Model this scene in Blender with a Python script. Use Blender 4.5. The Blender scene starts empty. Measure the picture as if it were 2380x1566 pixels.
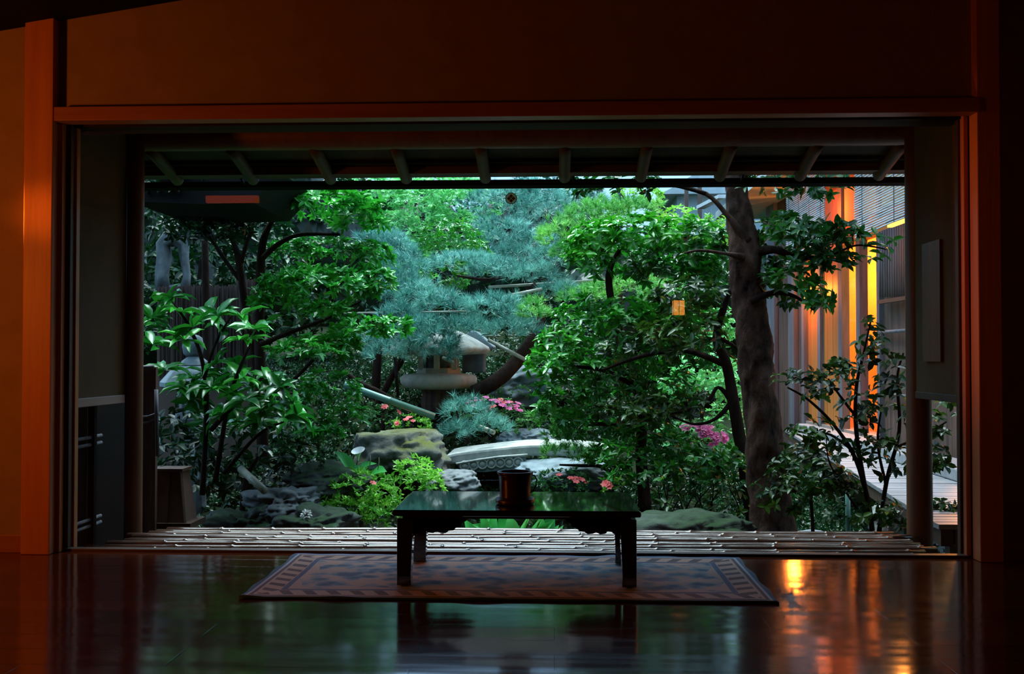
import bpy, bmesh, math, random
import numpy as np
from mathutils import Vector, Matrix, noise

random.seed(7)
RNG = np.random.default_rng(11)
scene = bpy.context.scene
col = scene.collection
PI = math.pi

# ------------------------------------------------------------------ camera
F_PX, W_PX, H_PX = 2400.0, 2380.0, 1566.0
CAM = Vector((0, 0, 0.83))
YAW = math.atan(100 / F_PX)
PIT = math.atan(47 / F_PX)
fwd = Vector((-math.sin(YAW) * math.cos(PIT), math.cos(YAW) * math.cos(PIT), math.sin(PIT)))
rgt = Vector((math.cos(YAW), math.sin(YAW), 0))
upv = rgt.cross(fwd)
cam_d = bpy.data.cameras.new('camera')
cam_o = bpy.data.objects.new('camera', cam_d)
col.objects.link(cam_o)
cam_o.matrix_world = Matrix.Translation(CAM) @ Matrix((rgt, upv, -fwd)).transposed().to_4x4()
cam_d.sensor_width = 36
cam_d.lens = 36 * F_PX / W_PX
cam_d.clip_end = 200
scene.camera = cam_o


def ray(px, py):
    return (fwd + rgt * ((px - W_PX / 2) / F_PX) + upv * (-(py - H_PX / 2) / F_PX))


def P(px, py, Y):
    """point of the world seen at a pixel, at distance Y from the camera into the garden"""
    r = ray(px, py)
    return CAM + r * (Y / r.y)


def G(px, py, z=0.0):
    r = ray(px, py)
    return CAM + r * ((z - CAM.z) / r.z)


def S(n, Y):
    return n * Y / F_PX


# ------------------------------------------------------------------ helpers
def tag(o, label=None, cat=None, group=None, kind=None):
    if label: o['label'] = label
    if cat: o['category'] = cat
    if group: o['group'] = group
    if kind: o['kind'] = kind
    return o


def empty(name, loc, label, cat, group=None):
    o = bpy.data.objects.new(name, None)
    o.empty_display_size = 0.1
    col.objects.link(o)
    o.location = loc
    return tag(o, label, cat, group)


class MB:
    def __init__(self):
        self.v = []
        self.f = []

    def add(self, vs, fs):
        b = len(self.v)
        self.v += [tuple(x) for x in vs]
        self.f += [tuple(i + b for i in f) for f in fs]
        return self

    def box(self, lo, hi):
        x0, y0, z0 = lo; x1, y1, z1 = hi
        if x0 > x1: x0, x1 = x1, x0
        if y0 > y1: y0, y1 = y1, y0
        if z0 > z1: z0, z1 = z1, z0
        vs = [(x0, y0, z0), (x1, y0, z0), (x1, y1, z0), (x0, y1, z0), (x0, y0, z1), (x1, y0, z1), (x1, y1, z1), (x0, y1, z1)]
        return self.add(vs, [(0, 3, 2, 1), (4, 5, 6, 7), (0, 1, 5, 4), (1, 2, 6, 5), (2, 3, 7, 6), (3, 0, 4, 7)])

    def bar(self, a, b, w, h, up=Vector((0, 0, 1))):
        a = Vector(a); b = Vector(b)
        d = (b - a).normalized()
        s = d.cross(up)
        if s.length < 1e-4: s = d.cross(Vector((1, 0, 0)))
        s.normalize(); u = s.cross(d)
        vs = []
        for p in (a, b):
            for i, j in ((-1, -1), (1, -1), (1, 1), (-1, 1)):
                vs.append(p + s * (i * w / 2) + u * (j * h / 2))
        return self.add(vs, [(0, 1, 2, 3), (7, 6, 5, 4), (0, 4, 5, 1), (1, 5, 6, 2), (2, 6, 7, 3), (3, 7, 4, 0)])

    def tube(self, pts, rad, n=10, cap=True, wob=0.0, seed=0):
        pts = [Vector(p) for p in pts]
        if not hasattr(rad, '__len__'): rad = [rad] * len(pts)
        vs = []; fs = []
        ref = None
        for i, p in enumerate(pts):
            d = (pts[min(i + 1, len(pts) - 1)] - pts[max(i - 1, 0)]).normalized()
            if ref is None:
                ref = d.cross(Vector((0.13, 0.3, 1)))
                if ref.length < 0.05: ref = d.cross(Vector((1, 0, 0)))
            s = (ref - d * ref.dot(d)).normalized(); ref = s
            u = d.cross(s)
            for k in range(n):
                a = 2 * PI * k / n
                q = s * math.cos(a) + u * math.sin(a)
                r = rad[i]
                if wob: r *= 1 + wob * noise.noise(q * 1.7 + Vector((seed, i * 0.45, 0))) + 0.35 * wob * noise.noise(q * 5.5 + Vector((seed, i * 0.9, 0)))
                vs.append(p + q * r)
        for i in range(len(pts) - 1):
            for k in range(n):
                a = i * n + k; b = i * n + (k + 1) % n
                fs.append((a, b, b + n, a + n))
        if cap:
            fs.append(tuple(range(n - 1, -1, -1)))
            fs.append(tuple((len(pts) - 1) * n + k for k in range(n)))
        return self.add(vs, fs)

    def lathe(self, prof, n=32, c=(0, 0, 0), wob=0.0, seed=0.0):
        vs = []; fs = []
        for i, (r, z) in enumerate(prof):
            for k in range(n):
                a = 2 * PI * k / n
                rr = r
                if wob: rr *= 1 + wob * noise.noise(Vector((math.cos(a) * 1.3 + seed, math.sin(a) * 1.3, z * 3)))
                vs.append((c[0] + rr * math.cos(a), c[1] + rr * math.sin(a), c[2] + z))
        for i in range(len(prof) - 1):
            for k in range(n):
                a = i * n + k; b = i * n + (k + 1) % n
                fs.append((a, b, b + n, a + n))
        fs.append(tuple(range(n - 1, -1, -1)))
        fs.append(tuple((len(prof) - 1) * n + k for k in range(n)))
        return self.add(vs, fs)

    def prism(self, poly, axis_vec, origin, ux, uy):
        """poly: list of 2D points in (ux, uy), extruded by axis_vec"""
        o = Vector(origin); ux = Vector(ux); uy = Vector(uy); av = Vector(axis_vec)
        n = len(poly)
        a = [o + ux * x + uy * y for x, y in poly]
        b = [p + av for p in a]
        fs = [tuple(range(n)), tuple(range(2 * n - 1, n - 1, -1))]
        for i in range(n):
            j = (i + 1) % n
            fs.append((j, i, i + n, j + n))
        return self.add(a + b, fs)

    def build(self, name, mat, parent=None, smooth=False, bevel=0.0):
        me = bpy.data.meshes.new(name)
        me.from_pydata(self.v, [], self.f)
        me.update()
        bm = bmesh.new(); bm.from_mesh(me)
        bmesh.ops.recalc_face_normals(bm, faces=bm.faces)
        bm.to_mesh(me); bm.free()
        if smooth:
            me.polygons.foreach_set('use_smooth', [True] * len(me.polygons))
        if mat: me.materials.append(mat)
        o = bpy.data.objects.new(name, me)
        col.objects.link(o)
        if bevel:
            m = o.modifiers.new('bevel', 'BEVEL'); m.width = bevel; m.segments = 2; m.limit_method = 'ANGLE'
        if parent:
            o.parent = parent
            o.matrix_parent_inverse = Matrix.Translation(-parent.location)
        return o


def structure(o):
    o['kind'] = 'structure'
    return o


def np_mesh(name, verts, faces_by_n, vals, mat, parent=None, smooth=False):
    """faces_by_n: list of (k, array(m,k)); vals: per point float"""
    me = bpy.data.meshes.new(name)
    me.vertices.add(len(verts))
    me.vertices.foreach_set('co', verts.astype(np.float32).ravel())
    loops = np.concatenate([f.ravel() for k, f in faces_by_n]).astype(np.int32)
    tot = np.concatenate([np.full(len(f), k, np.int32) for k, f in faces_by_n])
    start = np.concatenate([[0], np.cumsum(tot)[:-1]]).astype(np.int32)
    me.loops.add(len(loops)); me.loops.foreach_set('vertex_index', loops)
    me.polygons.add(len(tot)); me.polygons.foreach_set('loop_start', start); me.polygons.foreach_set('loop_total', tot)
    at = me.attributes.new('tone', 'FLOAT', 'POINT')
    at.data.foreach_set('value', vals.astype(np.float32))
    me.update(calc_edges=True)
    if smooth: me.polygons.foreach_set('use_smooth', [True] * len(tot))
    me.materials.append(mat)
    o = bpy.data.objects.new(name, me)
    col.objects.link(o)
    if parent:
        o.parent = parent
        o.matrix_parent_inverse = Matrix.Translation(-parent.location)
    return o


# ------------------------------------------------------------------ materials
def new_mat(name):
    m = bpy.data.materials.new(name); m.use_nodes = True
    nt = m.node_tree
    for n in list(nt.nodes): nt.nodes.remove(n)
    out = nt.nodes.new('ShaderNodeOutputMaterial')
    return m, nt, out


def N(nt, typ, **kw):
    n = nt.nodes.new(typ)
    for k, v in kw.items():
        if k in n.inputs: n.inputs[k].default_value = v
        else: setattr(n, k, v)
    return n


def c4(c): return (c[0], c[1], c[2], 1)


def ramp(nt, fac, stops, interp='LINEAR'):
    r = nt.nodes.new('ShaderNodeValToRGB')
    r.color_ramp.interpolation = interp
    e = r.color_ramp.elements
    e[0].position, e[0].color = stops[0][0], c4(stops[0][1])
    e[1].position, e[1].color = stops[-1][0], c4(stops[-1][1])
    for p, c in stops[1:-1]:
        k = e.new(p); k.color = c4(c)
    nt.links.new(fac, r.inputs[0])
    return r.outputs[0]


def noisy(name, c1, c2, scale=(5, 5, 5), rough=0.6, bump=0.1, bdist=0.01, detail=5, spec=0.5, coat=0.0, bscale=None, metallic=0.0, sheen=0):
    m, nt, out = new_mat(name)
    tc = N(nt, 'ShaderNodeTexCoord'); mp = N(nt, 'ShaderNodeMapping'); mp.inputs['Scale'].default_value = scale
    nt.links.new(tc.outputs['Object'], mp.inputs[0])
    nz = N(nt, 'ShaderNodeTexNoise', Scale=1.0, Detail=detail, Roughness=0.62)
    nt.links.new(mp.outputs[0], nz.inputs['Vector'])
    cc = ramp(nt, nz.outputs[0], [(0.3, c1), (0.7, c2)])
    b = N(nt, 'ShaderNodeBsdfPrincipled', Roughness=rough)
    b.inputs['Specular IOR Level'].default_value = spec
    b.inputs['Coat Weight'].default_value = coat
    b.inputs['Metallic'].default_value = metallic
    nt.links.new(cc, b.inputs['Base Color'])
    if bump:
        bp = N(nt, 'ShaderNodeBump', Strength=bump, Distance=bdist)
        nt.links.new(nz.outputs[0], bp.inputs['Height'])
        nt.links.new(bp.outputs[0], b.inputs['Normal'])
    nt.links.new(b.outputs[0], out.inputs[0])
    return m


def leaf_mat(name, dark, mid, light, rough=0.38, trans=0.25, spec=0.38):
    m, nt, out = new_mat(name)
    at = N(nt, 'ShaderNodeAttribute', attribute_name='tone')
    cc = ramp(nt, at.outputs['Fac'], [(0.0, dark), (0.5, mid), (1.0, light)])
    b = N(nt, 'ShaderNodeBsdfPrincipled', Roughness=rough)
    b.inputs['Specular IOR Level'].default_value = spec
    nt.links.new(cc, b.inputs['Base Color'])
    t = N(nt, 'ShaderNodeBsdfTranslucent')
    nt.links.new(cc, t.inputs[0])
    mx = N(nt, 'ShaderNodeMixShader'); mx.inputs[0].default_value = trans
    nt.links.new(b.outputs[0], mx.inputs[1]); nt.links.new(t.outputs[0], mx.inputs[2])
    nt.links.new(mx.outputs[0], out.inputs[0])
    return m


def emit(name, c, s):
    m, nt, out = new_mat(name)
    e = N(nt, 'ShaderNodeEmission', Strength=s); e.inputs[0].default_value = c4(c)
    nt.links.new(e.outputs[0], out.inputs[0])
    return m


def glass_mat(name, tint=(1, 1, 1)):
    m, nt, out = new_mat(name)
    t = N(nt, 'ShaderNodeBsdfTransparent'); t.inputs[0].default_value = c4(tint)
    g = N(nt, 'ShaderNodeBsdfGlossy', Roughness=0.0)
    fr = N(nt, 'ShaderNodeFresnel', IOR=1.5)
    geo = N(nt, 'ShaderNodeNewGeometry')
    io = N(nt, 'ShaderNodeMath', operation='MULTIPLY_ADD'); io.inputs[1].default_value = -0.83333; io.inputs[2].default_value = 1.5
    nt.links.new(geo.outputs['Backfacing'], io.inputs[0]); nt.links.new(io.outputs[0], fr.inputs['IOR'])
    mx = N(nt, 'ShaderNodeMixShader')
    nt.links.new(fr.outputs[0], mx.inputs[0]); nt.links.new(t.outputs[0], mx.inputs[1]); nt.links.new(g.outputs[0], mx.inputs[2])
    nt.links.new(mx.outputs[0], out.inputs[0])
    return m


M = {}
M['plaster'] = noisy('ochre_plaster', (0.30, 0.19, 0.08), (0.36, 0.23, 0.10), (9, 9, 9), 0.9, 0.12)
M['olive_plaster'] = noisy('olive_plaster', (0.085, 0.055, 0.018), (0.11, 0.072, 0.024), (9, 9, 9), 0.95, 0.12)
M['wood_red'] = noisy('red_brown_timber', (0.50, 0.17, 0.06), (0.66, 0.24, 0.08), (22, 22, 1.3), 0.45, 0.1)
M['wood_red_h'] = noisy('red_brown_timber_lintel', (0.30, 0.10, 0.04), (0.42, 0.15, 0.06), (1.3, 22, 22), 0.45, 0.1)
M['log_post'] = noisy('dark_red_log', (0.13, 0.055, 0.022), (0.21, 0.085, 0.035), (22, 22, 1.3), 0.5, 0.1)
M['track_wood'] = noisy('near_black_timber', (0.018, 0.010, 0.006), (0.032, 0.018, 0.011), (1.5, 16, 16), 0.7, 0.05, spec=0.15)  # very dark brown timber with faint grain
M['wood_dark'] = noisy('dark_timber', (0.045, 0.025, 0.015), (0.09, 0.05, 0.03), (16, 16, 2), 0.55, 0.1)
M['wood_dark_h'] = noisy('dark_timber_lying', (0.05, 0.028, 0.016), (0.10, 0.055, 0.03), (1.5, 16, 16), 0.55, 0.1)
M['wood_pale'] = noisy('pale_worn_timber', (0.26, 0.20, 0.17), (0.38, 0.30, 0.26), (14, 2, 14), 0.5, 0.1)
M['rafter'] = noisy('peeled_log', (0.075, 0.042, 0.02), (0.12, 0.07, 0.035), (20, 4, 20), 0.6, 0.1)
M['soffit'] = noisy('soffit_board', (0.16, 0.12, 0.07), (0.26, 0.19, 0.12), (3, 20, 20), 0.8, 0.1)
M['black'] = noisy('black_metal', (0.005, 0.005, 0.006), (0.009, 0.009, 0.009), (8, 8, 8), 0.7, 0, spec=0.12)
M['lacquer'] = noisy('black_lacquer', (0.006, 0.004, 0.004), (0.014, 0.009, 0.007), (2, 30, 30), 0.09, 0.010, coat=1.0, spec=0.9)
M['carving'] = noisy('carved_black_wood', (0.006, 0.004, 0.004), (0.014, 0.009, 0.007), (20, 30, 30), 0.5, 0.05, spec=0.2)
M['pot'] = noisy('dark_red_wood', (0.022, 0.007, 0.004), (0.06, 0.018, 0.008), (30, 30, 2), 0.3, 0.05)
M['stone'] = noisy('pale_granite', (0.25, 0.27, 0.25), (0.48, 0.50, 0.46), (14, 14, 14), 0.85, 0.6, detail=8)
M['stone_tan'] = noisy('tan_granite', (0.34, 0.29, 0.23), (0.56, 0.50, 0.42), (10, 10, 10), 0.85, 0.6, detail=8)
M['stone_dark'] = noisy('dark_rock', (0.02, 0.025, 0.028), (0.14, 0.165, 0.17), (7, 7, 7), 0.75, 0.9, detail=9)
M['stone_blue'] = noisy('blue_grey_rock', (0.05, 0.08, 0.095), (0.20, 0.26, 0.28), (6, 6, 6), 0.8, 0.9, detail=9)
M['bark'] = noisy('bark', (0.008, 0.005, 0.004), (0.034, 0.02, 0.015), (16, 16, 5), 0.9, 1.0, detail=8, spec=0.08, bdist=0.03)
M['bark_pale'] = noisy('mottled_bark', (0.004, 0.003, 0.002), (0.15, 0.085, 0.06), (11, 11, 6), 0.9, 1.0, detail=8, spec=0.08, bdist=0.03)
M['brush'] = noisy('brushwood', (0.025, 0.015, 0.012), (0.10, 0.06, 0.05), (60, 60, 3), 0.95, 1.0, detail=6)
M['cedar'] = noisy('cedar_bark_board', (0.02, 0.010, 0.007), (0.17, 0.085, 0.06), (18, 18, 1.2), 0.85, 0.8, detail=7)
M['post_grey'] = noisy('weathered_post', (0.08, 0.08, 0.095), (0.19, 0.19, 0.215), (18, 18, 1.5), 0.7, 0.3)
M['deck'] = noisy('silvered_deck_board', (0.19, 0.20, 0.215), (0.33, 0.34, 0.36), (2, 24, 24), 0.5, 0.2)
M['honey'] = noisy('honey_timber', (0.42, 0.15, 0.03), (0.58, 0.22, 0.05), (18, 18, 1.2), 0.5, 0.1)
M['reed'] = noisy('reed_slat', (0.34, 0.40, 0.46), (0.62, 0.68, 0.74), (40, 4, 40), 0.7, 0)
M['room_wall'] = noisy('warm_room_wall', (0.72, 0.48, 0.20), (0.80, 0.55, 0.25), (3, 3, 3), 0.9, 0)
M['cushion'] = noisy('green_cloth', (0.16, 0.24, 0.08), (0.24, 0.33, 0.12), (30, 30, 30), 0.9, 0.1)
M['grey_clad'] = noisy('grey_cladding', (0.20, 0.27, 0.30), (0.28, 0.36, 0.39), (30, 2, 1), 0.7, 0.1)
M['roof_grey'] = noisy('grey_roof', (0.30, 0.36, 0.38), (0.42, 0.48, 0.50), (6, 6, 6), 0.7, 0.1)
M['green_bamboo'] = noisy('green_bamboo', (0.05, 0.14, 0.11), (0.10, 0.24, 0.18), (6, 6, 3), 0.35, 0.05)
M['cut_bamboo'] = noisy('pale_bamboo', (0.16, 0.17, 0.12), (0.34, 0.33, 0.25), (6, 6, 6), 0.4, 0.05)
M['petal_pink'] = leaf_mat('pink_petal', (0.75, 0.10, 0.33), (0.85, 0.17, 0.42), (0.9, 0.3, 0.55), 0.6, 0.3)
M['petal_coral'] = leaf_mat('coral_petal', (0.80, 0.10, 0.10), (0.85, 0.16, 0.16), (0.9, 0.25, 0.22), 0.6, 0.3)
M['petal_white'] = noisy('white_petal', (0.85, 0.86, 0.84), (0.9, 0.92, 0.9), (5, 5, 5), 0.5, 0)
M['glass'] = glass_mat('clear_glass')
M['paper'] = noisy('aged_paper', (0.10, 0.06, 0.045), (0.13, 0.08, 0.06), (12, 12, 12), 0.9, 0.05)
M['sticker_pale'] = noisy('pale_sticker', (0.42, 0.50, 0.36), (0.46, 0.54, 0.40), (9, 9, 9), 0.5, 0)
def film():
    m, nt, out = new_mat('pale_film')
    t = N(nt, 'ShaderNodeBsdfTranslucent'); t.inputs[0].default_value = (0.75, 0.8, 0.62, 1)
    t2 = N(nt, 'ShaderNodeBsdfTransparent'); mx = N(nt, 'ShaderNodeMixShader'); mx.inputs[0].default_value = 0.75
    nt.links.new(t2.outputs[0], mx.inputs[1]); nt.links.new(t.outputs[0], mx.inputs[2]); nt.links.new(mx.outputs[0], out.inputs[0])
    return m


M['sticker_film'] = film()
M['sticker_ring'] = noisy('dark_ring', (0.008, 0.04, 0.02), (0.01, 0.05, 0.025), (9, 9, 9), 0.5, 0)
M['sticker_dark'] = noisy('maroon_ink', (0.05, 0.012, 0.01), (0.07, 0.018, 0.014), (9, 9, 9), 0.5, 0)
M['gravel'] = noisy('pale_gravel', (0.05, 0.08, 0.10), (0.24, 0.31, 0.36), (28, 28, 28), 0.8, 0.6, detail=3)

# leaves
M['leaf_left'] = leaf_mat('bright_broad_leaf', (0.006, 0.1, 0.012), (0.02, 0.27, 0.02), (0.07, 0.52, 0.04), 0.30, 0.25, 0.5)
M['leaf_aucuba'] = leaf_mat('large_glossy_leaf', (0.005, 0.07, 0.012), (0.012, 0.19, 0.014), (0.05, 0.4, 0.03), 0.26, 0.2, 0.6)
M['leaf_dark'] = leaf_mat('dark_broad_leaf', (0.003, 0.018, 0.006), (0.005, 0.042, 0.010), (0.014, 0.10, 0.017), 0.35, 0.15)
M['leaf_cam'] = leaf_mat('camellia_leaf', (0.006, 0.08, 0.008), (0.018, 0.23, 0.012), (0.08, 0.47, 0.022), 0.28, 0.22, 0.5)
M['leaf_hedge'] = leaf_mat('light_hedge_leaf', (0.05, 0.28, 0.08), (0.14, 0.55, 0.17), (0.32, 0.84, 0.28), 0.4)
M['leaf_azalea'] = leaf_mat('azalea_leaf', (0.035, 0.22, 0.02), (0.14, 0.47, 0.04), (0.34, 0.74, 0.09), 0.42, 0.3)
M['leaf_azalea_dull'] = leaf_mat('dull_azalea_leaf', (0.025, 0.11, 0.03), (0.06, 0.24, 0.05), (0.17, 0.42, 0.09), 0.45, 0.2)
M['leaf_right'] = leaf_mat('right_tree_leaf', (0.006, 0.055, 0.008), (0.014, 0.13, 0.01), (0.06, 0.3, 0.02), 0.3, 0.2)
M['leaf_shrub'] = leaf_mat('shrub_leaf', (0.007, 0.028, 0.005), (0.015, 0.06, 0.007), (0.06, 0.16, 0.014), 0.35, 0.2)
M['needle'] = leaf_mat('blue_pine_needle', (0.010, 0.075, 0.055), (0.075, 0.30, 0.235), (0.38, 0.76, 0.62), 0.5, 0.1)
M['needle_green'] = leaf_mat('yellow_green_needle', (0.04, 0.22, 0.05), (0.12, 0.44, 0.08), (0.34, 0.72, 0.14), 0.5, 0.15)
M['iris'] = leaf_mat('water_plant_leaf', (0.015, 0.2, 0.05), (0.04, 0.4, 0.07), (0.15, 0.64, 0.16), 0.35, 0.25)


def mossy_rock(name, c1, c2, moss):
    m, nt, out = new_mat(name)
    tc = N(nt, 'ShaderNodeTexCoord')
    nz = N(nt, 'ShaderNodeTexNoise', Scale=7.0, Detail=9.0, Roughness=0.65)
    nt.links.new(tc.outputs['Object'], nz.inputs['Vector'])
    nz2 = N(nt, 'ShaderNodeTexNoise', Scale=2.6, Detail=4.0)
    nt.links.new(tc.outputs['Object'], nz2.inputs['Vector'])
    base = ramp(nt, nz.outputs[0], [(0.3, c1), (0.72, c2)])
    geo = N(nt, 'ShaderNodeNewGeometry'); sp = N(nt, 'ShaderNodeSeparateXYZ')
    nt.links.new(geo.outputs['Normal'], sp.inputs[0])
    ad = N(nt, 'ShaderNodeMath', operation='MULTIPLY_ADD'); ad.inputs[1].default_value = 1.6; ad.inputs[2].default_value = -1.05
    nt.links.new(nz2.outputs[0], ad.inputs[0])
    sm = N(nt, 'ShaderNodeMath', operation='ADD', use_clamp=True)
    nt.links.new(ad.outputs[0], sm.inputs[0])
    mu = N(nt, 'ShaderNodeMath', operation='MULTIPLY'); mu.inputs[1].default_value = 0.95
    nt.links.new(sp.outputs[2], mu.inputs[0]); nt.links.new(mu.outputs[0], sm.inputs[1])
    mc = N(nt, 'ShaderNodeMix', data_type='RGBA')
    nt.links.new(sm.outputs[0], mc.inputs[0]); nt.links.new(base, mc.inputs[6]); mc.inputs[7].default_value = c4(moss)
    b = N(nt, 'ShaderNodeBsdfPrincipled', Roughness=0.95)
    b.inputs['Specular IOR Level'].default_value = 0.12
    nt.links.new(mc.outputs[2], b.inputs['Base Color'])
    bp = N(nt, 'ShaderNodeBump', Strength=0.8, Distance=0.03)
    nt.links.new(nz.outputs[0], bp.inputs['Height']); nt.links.new(bp.outputs[0], b.inputs['Normal'])
    nt.links.new(b.outputs[0], out.inputs[0])
    return m


M['moss_rock'] = mossy_rock('mossy_boulder', (0.05, 0.045, 0.04), (0.24, 0.25, 0.24), (0.075, 0.085, 0.006))
M['moss_dark'] = mossy_rock('dark_mossy_boulder', (0.015, 0.018, 0.018), (0.11, 0.13, 0.13), (0.015, 0.045, 0.010))
M['soil'] = noisy('dark_mossy_soil', (0.006, 0.009, 0.005), (0.018, 0.03, 0.010), (3, 3, 3), 1.0, 0.8, detail=8, spec=0.05)


def floor_mat():
    m, nt, out = new_mat('polished_floorboards')
    tc = N(nt, 'ShaderNodeTexCoord')
    br = N(nt, 'ShaderNodeTexBrick', Scale=1.0)
    br.inputs['Brick Width'].default_value = 1.05; br.inputs['Row Height'].default_value = 0.145
    br.inputs['Mortar Size'].default_value = 0.0032; br.inputs['Mortar Smooth'].default_value = 0.3
    br.inputs['Color1'].default_value = (0.06, 0.012, 0.005, 1); br.inputs['Color2'].default_value = (0.10, 0.022, 0.008, 1)
    br.inputs['Mortar'].default_value = (0.006, 0.003, 0.002, 1)
    br.offset = 0.37
    nt.links.new(tc.outputs['Object'], br.inputs['Vector'])
    mp = N(nt, 'ShaderNodeMapping'); mp.inputs['Scale'].default_value = (2, 40, 1)
    nt.links.new(tc.outputs['Object'], mp.inputs[0])
    nz = N(nt, 'ShaderNodeTexNoise', Scale=1.0, Detail=4.0); nt.links.new(mp.outputs[0], nz.inputs['Vector'])
    mp2 = N(nt, 'ShaderNodeMapping'); mp2.inputs['Scale'].default_value = (0.9, 6.9, 1)
    nt.links.new(tc.outputs['Object'], mp2.inputs[0])
    nz2 = N(nt, 'ShaderNodeTexNoise', Scale=1.0, Detail=1.0); nt.links.new(mp2.outputs[0], nz2.inputs['Vector'])
    b = N(nt, 'ShaderNodeBsdfPrincipled', Roughness=0.17)
    b.inputs['Specular IOR Level'].default_value = 0.75
    nt.links.new(br.outputs['Color'], b.inputs['Base Color'])
    rr = N(nt, 'ShaderNodeMapRange'); rr.inputs[3].default_value = 0.06; rr.inputs[4].default_value = 0.17
    nt.links.new(nz.outputs[0], rr.inputs[0]); nt.links.new(rr.outputs[0], b.inputs['Roughness'])
    b1 = N(nt, 'ShaderNodeBump', Strength=0.3, Distance=0.002, invert=True)
    nt.links.new(br.outputs['Fac'], b1.inputs['Height'])
    b2 = N(nt, 'ShaderNodeBump', Strength=0.25, Distance=0.01)
    nt.links.new(nz2.outputs[0], b2.inputs['Height']); nt.links.new(b1.outputs[0], b2.inputs['Normal'])
    nt.links.new(b2.outputs[0], b.inputs['Normal'])
    nt.links.new(b.outputs[0], out.inputs[0])
    return m


M['floor'] = floor_mat()


def bamboo_mat():
    m, nt, out = new_mat('worn_deck_bamboo')
    tc = N(nt, 'ShaderNodeTexCoord')
    mp = N(nt, 'ShaderNodeMapping'); mp.inputs['Scale'].default_value = (1.5, 30, 30)
    nt.links.new(tc.outputs['Object'], mp.inputs[0])
    nz = N(nt, 'ShaderNodeTexNoise', Scale=1.0, Detail=4.0); nt.links.new(mp.outputs[0], nz.inputs['Vector'])
    cc = ramp(nt, nz.outputs[0], [(0.3, (0.07, 0.034, 0.022)), (0.7, (0.12, 0.062, 0.042))])
    b = N(nt, 'ShaderNodeBsdfPrincipled', Roughness=0.24)
    b.inputs['Specular IOR Level'].default_value = 0.7
    nt.links.new(cc, b.inputs['Base Color'])
    nt.links.new(b.outputs[0], out.inputs[0])
    return m


M['bamboo'] = bamboo_mat()

# ------------------------------------------------------------------ layout constants
YW = 4.32            # inner wall plane
YG = 4.40            # glass plane
CEIL = 2.75


def xat(px, Y, py=830): return P(px, py, Y).x
def zat(py, Y, px=1190): return P(px, py, Y).z


# ------------------------------------------------------------------ room shell
XL, XR, YB = -3.7, 2.9, -3.2
structure(MB().box((XL, YB, -0.12), (XR, YW + 0.03, 0)).build('floor', M['floor']))
structure(MB().box((XL, YB, CEIL), (XR, YW + 0.6, CEIL + 0.1)).build('ceiling', M['wood_dark_h']))
structure(MB().box((XL - 0.12, YB, -0.12), (XL, YW + 0.9, CEIL + 0.1)).build('wall_left', M['plaster']))
structure(MB().box((XR, YB, -0.12), (XR + 0.12, YW + 0.9, CEIL + 0.1)).build('wall_right', M['plaster']))
structure(MB().box((XL - 0.12, YB - 0.12, -0.12), (XR + 0.12, YB, CEIL + 0.1)).build('wall_back', M['plaster']))
xa, xb = xat(65, YW), xat(118, YW - 0.05)
xc = xat(135, YW, 100)
xr0, xr1, xr2 = xat(2232, YW), xat(2275, YW - 0.05), xat(2330, YW - 0.05)
z_na, z_nb = zat(237, YW - 0.06, 1190), zat(270, YW - 0.06, 1190)
structure(MB().box((XL, YW, -0.1), (xa + 0.02, YW + 0.12, CEIL)).build('wall_front_left', M['plaster']))
structure(MB().box((xr2 - 0.02, YW, -0.1), (XR, YW + 0.12, CEIL)).build('wall_front_right', M['plaster']))
structure(MB().box((xc, YW, z_na - 0.02), (xr1, YW + 0.10, CEIL)).build('wall_front_top', M['plaster']))
structure(MB().box((XL, YW - 0.012, 0), (xa, YW, 0.075)).build('baseboard_left', M['wood_red_h'], bevel=0.002))
structure(MB().box((xr2, YW - 0.012, 0), (XR, YW, 0.075)).build('baseboard_right', M['wood_red_h'], bevel=0.002))

# pillars of the room
p = MB().box((xa, YW - 0.05, 0), (xb, YW + 0.10, CEIL)).build('wooden_pillar', M['wood_red'], bevel=0.004)
tag(p, 'orange-lit square wooden pillar at the left end of the garden opening', 'pillar')
p = MB().box((xr1, YW - 0.05, 0), (xr2, YW + 0.03, CEIL)).build('wooden_pillar', M['wood_red'], bevel=0.004)
tag(p, 'dim red-brown square wooden pillar at the right end of the garden opening', 'pillar')
# black backing beside the left pillar, its colour standing in for the recess shade
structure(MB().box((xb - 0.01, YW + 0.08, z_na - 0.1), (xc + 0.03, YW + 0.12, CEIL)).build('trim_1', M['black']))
# lintel over the opening
lt = MB().box((xat(120, YW - 0.06), YW - 0.06, z_nb), (xr1 + 0.01, YW + 0.02, z_na)).build('lintel_beam', M['wood_red_h'], bevel=0.003)
tag(lt, 'long red-brown lintel beam across the top of the garden opening', 'beam')
tr = empty('door_head_track', (0, YW + 0.1, z_nb), 'grooved dark head track of the sliding glass, under the lintel beam', 'track')
zt0 = zat(286, YG, 1190)
MB().box((xb, YW + 0.02, zt0 + 0.012), (xr1, YW + 0.06, z_na - 0.03)).build('head_board', M['black'], tr)
MB().box((xat(222, YW), YW + 0.045, zt0 + 0.008), (xat(2200, YW), YW + 0.062, zt0 + 0.022)).build('front_lip', M['wood_red_h'], tr)
MB().box((xb, YW + 0.062, zt0 - 0.004), (xr1, YG + 0.12, z_na)).build('rear_board', M['track_wood'], tr)
# threshold
sill = MB().box((xat(118, YW), YW + 0.03, -0.10), (xr1 + 0.005, YW + 0.075, 0.012)).build('door_threshold', M['wood_dark_h'], bevel=0.003)
tag(sill, 'dark wooden threshold strip between the polished floor and the bamboo deck', 'threshold')

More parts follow.
